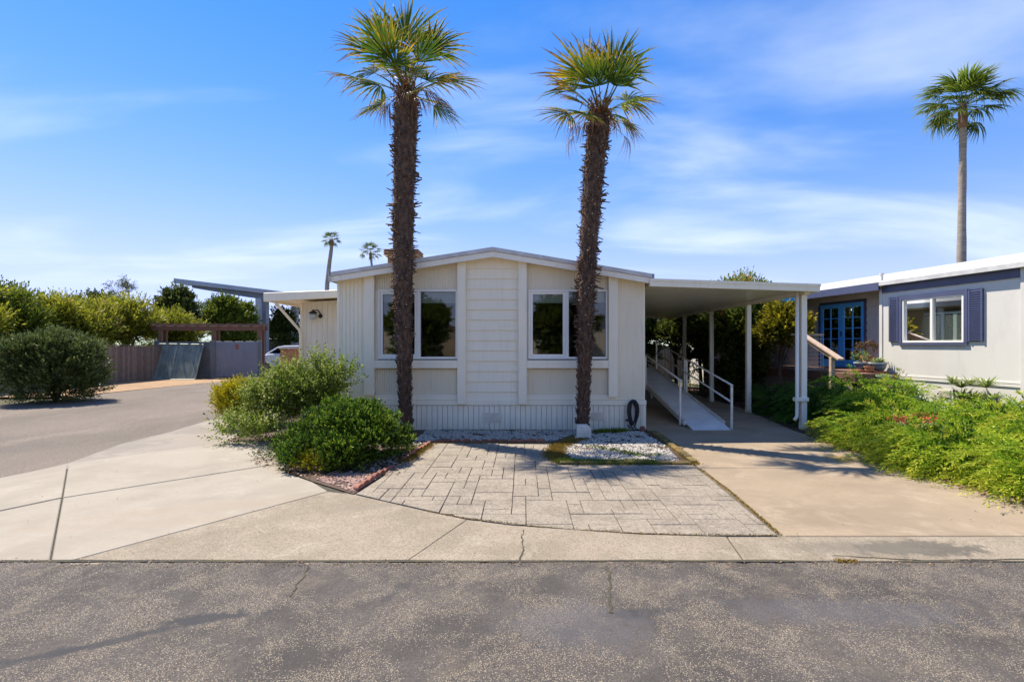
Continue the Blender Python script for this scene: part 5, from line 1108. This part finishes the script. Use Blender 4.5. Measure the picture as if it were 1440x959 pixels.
# the long sunlit wall around its window
nbox('wall', 0, .10, yb2*0+.06, yb2, .0, EV-.05, nwhite); nbox('wall', 0, .10, ya, yC, .0, EV-.05, nwhite); nbox('wall', 0, .10, yb2, ya, 0, wz0, nwhite); nbox('wall', 0, .10, yb2, ya, wz1, EV-.05, nwhite)
for k, zt in enumerate((nz(541, 1420), nz(536.5, 1420))): nbox('base_trim', -.022+.008*k, -.001, .06, yC, zt-.045, zt, nwhite, bevel=.004)
nbox('navy_frieze', -.035, -.002, .02, yC, EV-.20, EV-.02, navy)
nbox('end_wall', .06, 7.2, 0, .10, 0, EV-.05, nwhite); nbox('navy_frieze', .10, 7.4, -.03, -.002, EV-.20, EV-.02, navy)
nbox('corner_board', -.05, .07, -.05, .055, .15, EV-.01, nwhite, bevel=.005)
nbox('corner_board', -.02, .06, yC+.001, yC+.09, 1.0, EV-.05, nwhite, bevel=.004)
v = nbox('skirt_vent', -.018, -.002, ny(1337), ny(1320), nz(559, 1330), nz(548, 1330), ventm)
for k in range(5): nbox('louvre', -.026, -.019, ny(1336.5), ny(1320.5), nz(558, 1330)+k*.03, nz(558, 1330)+k*.03+.014, ventm, v)
# window with casing, shutters
w = nbox('window', -.045, -.012, ny(1362.5), ny(1265.7), nz(485.5, 1361), nz(481.8, 1361), navy)
zA, zB = nz(485.5, 1361)+.065, nz(406.5, 1361)
nbox('casing', -.045, -.012, ny(1362.5), ny(1362.5)+.075, zA-.02, zB, navy, w); nbox('casing', -.045, -.012, ny(1265.7)-.075, ny(1265.7), zA-.02, zB, navy, w); nbox('casing', -.046, -.012, ny(1362.5)+.075, ny(1265.7)-.075, zB-.10, zB, navy, w)
ym = ny(1311)
for a in ((yb2, ya, wz0, wz0+.045), (yb2, ya, wz1-.045, wz1), (yb2, yb2+.05, wz0+.045, wz1-.045), (ya-.05, ya, wz0+.045, wz1-.045), (ym-.03, ym+.03, wz0+.045, wz1-.045)): nbox('frame', -.03, .05, *a, whitevinyl, w, bevel=.004)
bm = BM(); bm.faces.new([bm.verts.new(p) for p in ((.02, yb2+.04, wz0+.04), (.02, ya-.04, wz0+.04), (.02, ya-.04, wz1-.04), (.02, yb2+.04, wz1-.04))]); fin(bm, 'glass_pane', glass, w, local=True)
nsl = 5; hh = (wz1-wz0)*.66
for i in range(nsl):
    a = yb2+.05+i*(ya-yb2-.1)/nsl; b = a+(ya-yb2-.1)/nsl
    sp_ = nbox('shutter_stile', .13, .15, a, a+.035, wz0, wz0+hh, shutterm, w); nbox('shutter_stile', .13, .15, b-.035, b-.002, wz0, wz0+hh, shutterm, w); nbox('shutter_rail', .13, .15, a+.036, b-.036, wz0+hh-.05, wz0+hh, shutterm, w)
    bm = BM()
    for k in range(14): zc = wz0+.03+k*(hh-.09)/14; addbox(bm, .128, .152, a+.036, b-.036, zc, zc+.012)
    fin(bm, 'shutter_louvres', shutterm, w, local=True)
nbox('room_box', .9, 1.0, .3, yC, .6, 3.1, sofam)
for a, b in ((ny(1384), ny(1363.5)), (ny(1265), ny(1252))):
    s = nbox('shutter', -.03, -.004, a, b, nz(480, 1374), nz(406.5, 1374), navy); z0_, z1_ = nz(480, 1374), nz(406.5, 1374)
    for q in (a, b-.035): nbox('stile', -.05, -.031, q, q+.035, z0_, z1_, navy, s)
    for k in range(22): zc = z0_+.02+k*(z1_-z0_-.03)/22; nbox('louvre', -.048, -.031, a+.036, b-.036, zc, zc+.024, navy, s)
# recessed wall, lap boards, porch
yD0, yD1 = ny(1219.5, xR), ny(1152.5, xR); zD0, zD1 = 1.13, nz(419.5, 1219, xR)
nlb = 11
for (a, b) in ((yC-.3, yD0), (yD1, 14.0)):
    for k in range(nlb):
        z0_ = 1.0+k*(EV-1.02)/nlb; bm = BM(); h = (EV-1.02)/nlb
        prism(bm, [(xR-.03, z0_), (xR+.02, z0_), (xR+.02, z0_+h), (xR-.006, z0_+h)], 'y', a, b); fin(bm, 'lap_board', nlap, nb, local=True)
nbox('back_wall', xR+.021, xR+.10, yC-.3, 14.0, 0, EV, nlap); nbox('door_header', xR-.02, xR+.02, yD0, yD1, zD1+.002, EV-.02, nlap)
nbox('recess_return', .101, xR-.031, yC-.06, yC-.001, 0, EV-.05, nlap)
nbox('wall_below_deck', xR-.03, xR+.02, yC, 14, 0, .999, nwhite)
dr = nbox('french_doors', xR-.01, xR+.02, yD0, yD1, zD1-.08, zD1, navy)
nbox('door_frame', xR-.045, xR+.02, yD0, yD0+.07, zD0, zD1-.08, navy, dr); nbox('door_frame', xR-.045, xR+.02, yD1-.07, yD1, zD0, zD1-.08, navy, dr)
yMid = (yD0+yD1)/2
for a, b in ((yD0+.072, yMid-.002), (yMid+.002, yD1-.072)):
    z0_, z1_ = zD0+.02, zD1-.083; st_ = .10
    for q in ((a, a+st_, z0_, z1_), (b-st_, b, z0_, z1_), (a+st_, b-st_, z0_, z0_+.22), (a+st_, b-st_, z1_-.12, z1_)): nbox('door_rail', xR-.04, xR-.002, *q, bluedoor, dr, bevel=.004)
    for k in range(1, 5): zc = z0_+.22+k*(z1_-.34-z0_)/5; nbox('muntin', xR-.034, xR-.006, a+st_, b-st_, zc-.012, zc+.012, bluedoor, dr)
    nbox('muntin', xR-.035, xR-.005, (a+b)/2-.012, (a+b)/2+.012, z0_+.22, z1_-.12, bluedoor, dr)
    bm = BM(); bm.faces.new([bm.verts.new(p) for p in ((xR-.018, a+st_, z0_+.2), (xR-.018, b-st_, z0_+.2), (xR-.018, b-st_, z1_-.1), (xR-.018, a+st_, z1_-.1))]); fin(bm, 'glass_pane', glass, dr, local=True)
nbox('door_curtain', xR+.0201, xR+.0208, yD0+.08, yD1-.08, zD0+.05, zD1-.1, curtainm)
nbox('door_handle', xR-.07, xR-.042, yMid-.03, yMid-.012, 2.05, 2.2, rustm)
nbox('porch_lamp', xR-.09, xR-.03, yD1+.22, yD1+.32, 2.55, 2.72, lampm, bevel=.01)
# roof, eaves
EX_ = -.14
def nroof(x0, z0, x1, z1, y0, y1, t, mat, name='roof'):
    bm = BM(); prism(bm, [(x0, z0), (x1, z1), (x1, z1-t), (x0, z0-t)], 'y', y0, y1); return fin(bm, name, mat, nb, local=True)
nroof(EX_, EV+.07, 3.6, EV+.07+3.74*.205, -.35, 14.2, .10, roofm); nroof(3.6, EV+.07+3.74*.205, 7.4, EV+.1, -.35, 14.2, .10, roofm)
nbox('eave_gutter', EX_-.03, EX_+.02, -.35, yC-.04, EV-.03, EV+.075, gutterm, bevel=.005)
nbox('porch_fascia', EX_-.035, EX_+.01, yC-.038, 14.2, EV-.13, EV+.065, navy); nbox('porch_ceiling', EX_+.012, xR+.1, yC-.03, 14.2, EV-.05, EV-.03, nlap)
vn = thing('roof_plumbing_vent', 'small roof vent pipe on the neighbouring roof edge near the blue fascia', 'roof vent', (9.35, 13.2, 0)); fin(lathe(BM(), [(.03, 3.3), (.03, 3.62), (.05, 3.63), (.05, 3.67)], 9.38, 13.0, 8), 'pipe', gutterm, vn)
# deck
dk = thing('neighbour_deck', 'brown wooden deck with steps outside the blue french doors', 'deck', NO); dk.rotation_euler = (0, 0, TH)
def dbox(name, *a, mat=deckwood, parent=None, bevel=.003): return box(name, *a, mat, parent or dk, bevel, local=True)
DX0 = -1.15
for k in range(13):
    a = DX0+k*.148; dbox('deck_board', a, a+.142, yC-.35+.0, 9.5, 1.075, 1.11) if a+.142 < -.0 else dbox('deck_board', a, a+.142, yC+.1, 9.5, 1.075, 1.11)
dbox('rim_joist', DX0, -.01, yC-.40, yC-.36, .88, 1.105); dbox('rim_joist', DX0-.04, DX0-.003, yC-.40, 9.5, .88, 1.105)
dbox('lower_rim', DX0+.03, -.012, yC-.39, yC-.37, .15, .87); dbox('step_tread', -.72, -.03, yC-.85, yC-.41, .80, .845); dbox('step_riser', -.70, -.05, yC-.84, yC-.80, .55, .798); dbox('step_riser', -.70, -.67, yC-.798, yC-.41, .55, .798)
dbox('side_skirt_board', DX0-.02, DX0, yC-.3, 9.5, .1, .87, mat=fencewood)
# stair handrail: wide pale cap running down towards the front
hr = thing('stair_handrail', 'pale weathered wooden handrail sloping down beside the blue doors', 'handrail', (7.3, 12.5, 1.1))
A_, B_ = Vector((7.27, 13.15, 2.16)), Vector((7.33, 11.45, 1.46)); d = (B_-A_).normalized(); s = d.cross(Vector((0, 0, 1))).normalized(); u = s.cross(d)
def plank(name, A, B, w, t, off, mat):
    d = (B-A).normalized(); s = d.cross(Vector((0, 0, 1))).normalized(); u = s.cross(d); M = Matrix((d, s, u)).transposed().to_4x4(); M.translation = A + u*off
    return fin(addbox(BM(), 0, (B-A).length, -w/2, w/2, -t/2, t/2, M), name, mat, hr, bevel=.004)
plank('cap_rail', A_, B_, .15, .045, 0, palewood); plank('under_rail', A_+d*.1, B_-d*.18, .045, .09, -.075, palewood)
fin(addbox(BM(), 7.24, 7.33, 11.68, 11.77, .1, 1.52), 'newel_post', palewood, hr, bevel=.004); fin(addbox(BM(), 7.23, 7.31, 13.05, 13.13, .1, 2.10), 'newel_post', palewood, hr, bevel=.004)
wm_ = thing('wire_mesh_railing', 'thin wire mesh railing panel left of the blue doors', 'railing', (7.4, 13.5, 1.1)); bm = BM()
mx0, mx1, my_ = gx(1128, 13.2), gx(1158, 13.2), 13.2; 
for k in range(9): x = mx0+k*(mx1-mx0)/8; tube(bm, [(x, my_, 1.15), (x, my_, 2.05)], .006, 4)
for k in range(10): z = 1.15+k*.1; tube(bm, [(mx0, my_, z), (mx1, my_, z)], .006, 4)
fin(bm, 'mesh_wires', gutterm, wm_); box('mesh_top_rail', mx0-.3, mx1, my_-.02, my_+.02, 2.055, 2.095, palewood, wm_)
# pots on the deck
def pot(label, px, Y, zb, r, h, mat, rimm, plant, seed, lm=None):
    x = gx(px, Y); root = thing('plant_pot', label, 'plant pot', (x, Y, zb), 'pots on the neighbouring deck')
    fin(lathe(BM(), [(r*.62, 0), (r*.85, h*.35), (r, h*.86), (r*.86, h*.87), (r*.84, h*.8)], 0, 0, 18), 'pot', mat, root, local=True, smooth=True)
    fin(lathe(BM(), [(r*1.0, h*.80), (r*1.10, h*.82), (r*1.10, h), (r*.9, h), (r*.88, h*.86)], 0, 0, 18), 'pot_rim', rimm, root, local=True)
    if plant:
        rng = np.random.default_rng(seed); kind_, n, L, w_ = plant
        if kind_ == 'ros':
            Q = np.concatenate([rosette(rng, n, L, w_)+np.array([dx, 0, h*.9]) for dx in (-.4*r, .35*r, 0)]); quads('plant', Q, lm or lf_succ, root, tintv=rng.uniform(.1, 1, len(Q)), kind='stuff')
        else:
            P, D = shell(rng, n, (0, 0, h+L*.8), (L*1.2, L, L*.7), up=.5); q, t = sprigs(rng, P, D, .12, 5, .05, .03); quads('plant', q, lm or lf_succ, root, tintv=t, kind='stuff')
            fin(tube(BM(), [(0, 0, h*.8), (0, 0, h+L*.6)], .02, 6), 'stem', bark, root, local=True)
    return root
DZ = 1.112
pot('blue glazed bowl with a pale rim and grey green leaves nearest the french doors', 1211, 12.75, DZ+.06, .15, .19, potblue, potwhite, ('bush', 40, .12, 0), 1)
pot('wide dark blue bowl of spiky succulents beside the white wall corner', 1235, 12.35, DZ+.05, .185, .21, potblue, potwhite, ('ros', 22, .22, .03), 2)
pot('tall terracotta pot with a bushy reddish succulent behind the two blue bowls', 1219, 13.1, DZ, .14, .42, terracotta, terracotta, ('bush', 120, .19, 0), 3, lf_red)
pot('empty small terracotta pot between the blue bowls', 1222.5, 12.35, DZ, .11, .16, terracotta, terracotta, None, 4)
pot('pale green glazed pot standing on the lower deck step', 1242.5, 11.95, .85, .155, .23, potgreen, potgreen, ('ros', 12, .1, .02), 5)
saucer = fin(lathe(BM(), [(.16, DZ), (.19, DZ+.03), (.19, DZ+.045), (.15, DZ+.04)], gx(1210.5, 12.75), 12.75, 14), 'pot_tray', terracotta); tag(saucer, 'flat terracotta tray under the blue bowl nearest the french doors', 'tray')
saucer = fin(lathe(BM(), [(.17, DZ), (.20, DZ+.025), (.20, DZ+.04), (.16, DZ+.035)], gx(1234.5, 12.35), 12.35, 14), 'pot_tray', terracotta); tag(saucer, 'flat terracotta tray under the wide dark blue bowl', 'tray')
# turquoise shade cloth beyond the carport
sc_ = thing('turquoise_awning', 'turquoise canvas awning corner showing under the carport roof edge', 'awning', (8.2, 15.0, 0)); bm = BM()
prism(bm, [(gx(1098, 15), gz(424, 15)), (gx(1135, 15), gz(422, 15)), (gx(1135, 15), gz(414, 15)), (gx(1103, 15), gz(415, 15))], 'y', 15.0, 15.9); fin(bm, 'canvas', turq, sc_); fin(tube(BM(), [(gx(1134, 15), 15.45, 0), (gx(1134, 15), 15.45, gz(423, 15))], .03, 8), 'awning_pole', gutterm, sc_)
# ================================================================== LEFT BACKGROUND
fw = thing('wooden_fence', 'weathered brown board fence running behind the gravel shoulder to the grey enclosure', 'fence', (-19.1, 21, 0))
y_ = 14.2
while y_ < 26.3:
    wdt = .145; box('fence_board', -19.12+rg.uniform(-.006, .006), -19.095, y_, y_+wdt-.012, .05, 1.74+rg.uniform(-.02, .02), fencewood, fw); y_ += wdt
box('fence_rail', -19.20, -19.125, 14.2, 26.3, .4, .48, fencewood, fw); box('fence_rail', -19.20, -19.125, 14.2, 26.3, 1.35, 1.43, fencewood, fw); box('fence_cap', -19.17, -19.06, 14.2, 26.3, 1.765, 1.80, fencewood, fw)
en = thing('grey_enclosure', 'grey green bin enclosure with metal doors at the end of the wood fence', 'enclosure', (-16.5, 26.6, 0)); YE = 26.6
ex = lambda px, Y=YE: gx(px, Y)
ezt = gz(480.5, YE)
box('wall_panel', ex(219), ex(298), YE+.05, YE+.15, 0, ezt, encl, en); box('door_panel', ex(304), ex(364), YE-.02, YE+.04, .08, ezt+.02, bluegrey, en, bevel=.01)
for px0, px1 in ((218, 222), (296, 302), (363.5, 367.5)): box('post', ex(px0), ex(px1), YE-.08, YE+.1, 0, ezt+.06, encl, en, bevel=.01)
box('side_panel', ex(219)-.09, ex(219)-.01, YE+.15, 31, 0, ezt, encl, en)
sg = box('small_sign', ex(331.5), ex(336), YE-.03, YE-.022, gz(491, YE), gz(484, YE), mk('faded_red_print', (.28, .10, .07), rough=.7), en); box('door_handle', ex(306), ex(309), YE-.05, YE-.022, gz(521, YE), gz(511, YE), gatem, en)
# leaning slatted gate
lg = thing('leaning_gate', 'slatted green grey gate panel leaning against the enclosure', 'gate', (-18, 26.2, 0))
g0, g1 = Vector((ex(216, 25.9), 25.75, .02)), Vector((ex(278, 25.9), 25.75, .02)); t0, t1 = Vector((ex(224.5, 26.5), 26.5, gz(483.5, 26.5))), Vector((ex(287, 26.5), 26.5, gz(484.5, 26.5)))
ngs = 26
for i in range(ngs):
    a, b = (i+.08)/ngs, (i+.92)/ngs; bm = BM(); off = Vector((0, -.03, .01)); f0 = [g0.lerp(g1, a), g0.lerp(g1, b), t0.lerp(t1, b), t0.lerp(t1, a)]; A = [bm.verts.new(p) for p in f0]; B = [bm.verts.new(p+off) for p in f0]
    bm.faces.new(A[::-1]); bm.faces.new(B)
    for k in range(4): bm.faces.new((A[k], A[(k+1)%4], B[(k+1)%4], B[k]))
    bmesh.ops.recalc_face_normals(bm, faces=bm.faces[:]); fin(bm, 'gate_slat', gatem, lg)
off = Vector((0, -.06, .0))
for a, b in ((g0, g1), (t0, t1), (g0, t0), (g1, t1), (g0.lerp(g1, .42), t0.lerp(t1, .42))): fin(tube(BM(), [a+off, b+off], .035, 4), 'gate_frame', gatem, lg)
# pergola
pg = thing('pergola', 'red brown timber pergola frame above the grey enclosure', 'pergola', (-16.5, 27, 0)); YP = 26.9
for k, dy in enumerate((0, .35)): box('beam', ex(213, YP), ex(371, YP), YP+dy, YP+dy+.14, gz(463.5, YP)-.05, gz(458.5, YP), pergwood, pg, bevel=.01)
for i in range(11): x = ex(215, YP)+i*(ex(369, YP)-ex(215, YP)-.12)/10; box('rafter', x, x+.09, YP-.2, YP+.7, gz(458.5, YP)+.003, gz(455, YP), pergwood, pg)
for px in (222, 297, 361.5):
    for dy in (0, .35): box('post', ex(px, YP), ex(px+5, YP), YP+dy+.01, YP+dy+.13, 0, gz(463.5, YP)-.052, pergwood, pg)
# big steel canopy
bc = thing('steel_canopy', 'large blue grey steel canopy with a sloping cantilever roof over parked vehicles', 'canopy', (-19, 39, 0)); YC = 39.0; X_ = lambda px: gx(px, YC); Z_ = lambda py: gz(py, YC)
bm = BM(); prism(bm, [(X_(248), Z_(392)), (X_(375), Z_(407.5)), (X_(407), Z_(411.5)), (X_(407), Z_(414)), (X_(375), Z_(413.2)), (X_(248), Z_(398.5))], 'y', YC-.3, YC+14); fin(bm, 'roof', canopytop, bc)
bm = BM(); prism(bm, [(X_(270), Z_(401)), (X_(374), Z_(413.4)), (X_(374), Z_(421)), (X_(345), Z_(417.5)), (X_(270), Z_(404.8))], 'y', YC, YC+.4); fin(bm, 'beam', bluegrey, bc)
box('column', X_(359.5), X_(367.5), YC-.05, YC+.5, 0, Z_(419.5), canopytop, bc); box('column', X_(367.6), X_(373), YC+.1, YC+.6, 0, Z_(419.5), bluegrey, bc)
for dy in (6, 12): box('column', X_(359.5), X_(367.5), YC+dy, YC+dy+.5, 0, Z_(416), canopytop, bc)
# tan building and its fence
tb = thing('tan_building', 'small tan building with a low dark gable roof behind the white car', 'building', (-19, 46, 0)); YT = 46.0; tx = lambda p: gx(p, YT); tz = lambda p: gz(p, YT)
bm = BM(); prism(bm, [(tx(398), 0), (tx(440), 0), (tx(440), tz(470)), (tx(419), tz(461)), (tx(398), tz(468.5))], 'y', YT, YT+9); fin(bm, 'wall', tanwall, tb)
for k in range(9): box('wall_batten', tx(400)+k*.28, tx(400)+k*.28+.05, YT-.03, YT-.002, 0, tz(470), tanwall, tb)
for a, b in ((395, 419), (419, 443)):
    za = 469.5 if a == 395 else 460.2; zb_ = 460.2 if a == 395 else 471
    bm = BM(); prism(bm, [(tx(a), tz(za)), (tx(b), tz(zb_)), (tx(b), tz(zb_)-.18), (tx(a), tz(za)-.18)], 'y', YT-.5, YT+9.3); fin(bm, 'roof', rustm, tb)
lf_ = thing('far_board_fence', 'low brown board fence glimpsed behind the white car left of the tan building', 'fence', (-23, 43, 0))
for k in range(14): box('fence_board', gx(372, 43)+k*.16, gx(372, 43)+k*.16+.145, 43, 43.03, 0, gz(477, 43), fencewood, lf_)
bx_ = box('dark_utility_box', gx(386, 42), gx(397, 42), 42, 42.6, 0, gz(480, 42), rustm, None, bevel=.03); tag(bx_, 'dark box standing against the far board fence behind the car', 'utility box')
# the car
car = thing('parked_car', 'white minivan parked beyond the redwood step screen beside the grey canopy', 'car', (-15.6, 33.5, 0)); CY = 33.0
cxo = gx(360, CY)
def cpt(l): return [(cxo+x*1.05, z*1.03) for x, z in l]
bm = BM(); prism(bm, cpt([(-.35, .42), (-.42, .75), (-.2, 1.0), (.55, 1.12), (1.0, 1.18), (4.3, 1.18), (4.5, .95), (4.5, .42), (3.85, .35), (3.5, .35), (3.2, .35), (.9, .35), (.5, .35)]), 'y', CY, CY+1.85); fin(bm, 'body', carpaint, car, bevel=.04)
bm = BM(); prism(bm, cpt([(.50, 1.135), (1.30, 1.62), (1.75, 1.70), (3.9, 1.72), (4.35, 1.19)]), 'y', CY+.10, CY+1.75); fin(bm, 'cabin', carpaint, car, bevel=.03)
for l in ([(.80, 1.20), (1.36, 1.55), (1.95, 1.58), (1.95, 1.20)], [(2.03, 1.20), (2.03, 1.58), (3.0, 1.60), (3.0, 1.20)], [(3.08, 1.20), (3.08, 1.60), (3.75, 1.60), (4.05, 1.20)]):
    bm = BM(); prism(bm, cpt(l), 'y', CY+.085, CY+.0985); fin(bm, 'side_window', carglass, car)
for l in ((cxo+.62,), (cxo+3.65,)):
    for yy in (CY-.005, CY+1.65):
        wl = fin(tube(BM(), [(l[0], yy, .33), (l[0], yy+.21, .33)], .33, 24), 'wheel', tyrem, car); fin(tube(BM(), [(l[0], yy-.008, .33), (l[0], yy-.001, .33)], .21, 16), 'rim', chrome, wl)
fin(addbox(BM(), cxo-.40, cxo-.18, CY+.05, CY+.35, .78, .92), 'headlight', potwhite, car); box('door_seam', cxo+2.08, cxo+2.09, CY-.004, CY-.001, .45, 1.2, darkline, car); box('side_trim', cxo+1.0, cxo+3.2, CY-.012, CY-.001, .68, .73, tyrem, car)
# far tree tops behind the neighbouring roof
for k, (px, Y, py, r) in enumerate([(1192, 62, 399, 1.0), (1214, 64, 391, 1.6), (1228, 66, 397, .8), (1262, 66, 390, 1.6), (1281, 66, 388, 1.2), (1000, 60, 386, 1.0)]):
    lbs = ['smallest dark tree top left of the others above the blue porch fascia', 'widest dark tree top above the blue porch fascia', 'tiny dark tree top right of the widest one', 'flat dark tree top above the pale neighbouring roof', 'dark tree top above the neighbouring roof nearest the tall palm', 'far dark tree top just above the carport roof']
    tree('far_dark_tree', lbs[k], gx(px, Y), Y, gz(py, Y), r, lf_darktree, 120+k, 260, ll=.32, lw=.16, L=.5, K=5, low=.5, group='far dark tree tops', nc=8)
# across the street: trees mirrored in windows, homes and pale ground added for bounce
sheet('far_bounce_driveway', [(-60, -40), (60, -40), (60, -7.52), (-60, -7.52)], 0.02, newconc, kind='structure')  # driveway concrete spread over unseen ground to bounce light onto the house front
t0_ = tree('street_tree', 'bushy green tree across the street, mirrored in the right front window', 2.6, -10.8, 4.9, 2.4, lf_midtree, 140, 3400, ll=.26, lw=.14, low=.0, group='trees mirrored in the front windows')
for k, (x, y, s, lb) in enumerate([(-6.6, -10.6, 1.0, 'bushy green tree across the street, mirrored in the left front window'), (18.6, -11.5, 1.1, 'tree across the street between the two right hand homes'), (-13.6, -11.5, 1.1, 'tree across the street between the two left hand homes')]): copy_tree(t0_, (x, y, 0), k*1.3+.5, s, lb)
def added_home(x0, x1, label, wallm):  # sunlit homes added behind the camera to bounce light onto the shaded front
    rt = thing('added_bounce_home', label, 'mobile home', ((x0+x1)/2, -13, 0), 'homes added across the street to bounce light'); Y0 = -13.0; xm = (x0+x1)/2
    bm = BM(); prism(bm, [(x0, 0), (x1, 0), (x1, 3.1), (xm, 3.7), (x0, 3.1)], 'y', Y0-12, Y0); fin(bm, 'wall', wallm, rt)
    for a, b, za, zb_ in ((x0-.3, xm, 3.08, 3.78), (xm, x1+.3, 3.78, 3.08)):
        bm = BM(); prism(bm, [(a, za), (b, zb_), (b, zb_+.14), (a, za+.14)], 'y', Y0-12.2, Y0+.3); fin(bm, 'roof', roofm, rt)
    for q in (.25, .72):
        xw = x0+(x1-x0)*q; wf = box('window', xw-.85, xw+.85, Y0+.002, Y0+.04, 1.4, 2.7, trim, rt); box('pane', xw-.78, xw+.78, Y0+.041, Y0+.05, 1.47, 2.63, carglass, wf)
added_home(-34, -26, 'added light-bouncing cream mobile home across the street, farthest to the left of the reflected row', beigewall)
added_home(-22.5, -15, 'added light-bouncing white mobile home across the street behind the left reflected trees', siding)
added_home(-12.0, -5.5, 'added light-bouncing white mobile home across the street behind the left window tree', siding)
added_home(-4.2, 1.0, 'added light-bouncing narrow white mobile home across the street between the reflected trees', siding)
added_home(2.5, 8.0, 'added light-bouncing white mobile home across the street behind the right window tree', siding)
added_home(9.5, 17.5, 'added light-bouncing white mobile home across the street right of the reflected trees', siding)
added_home(21, 29, 'added light-bouncing cream mobile home across the street, farthest to the right of the reflected row', beigewall)
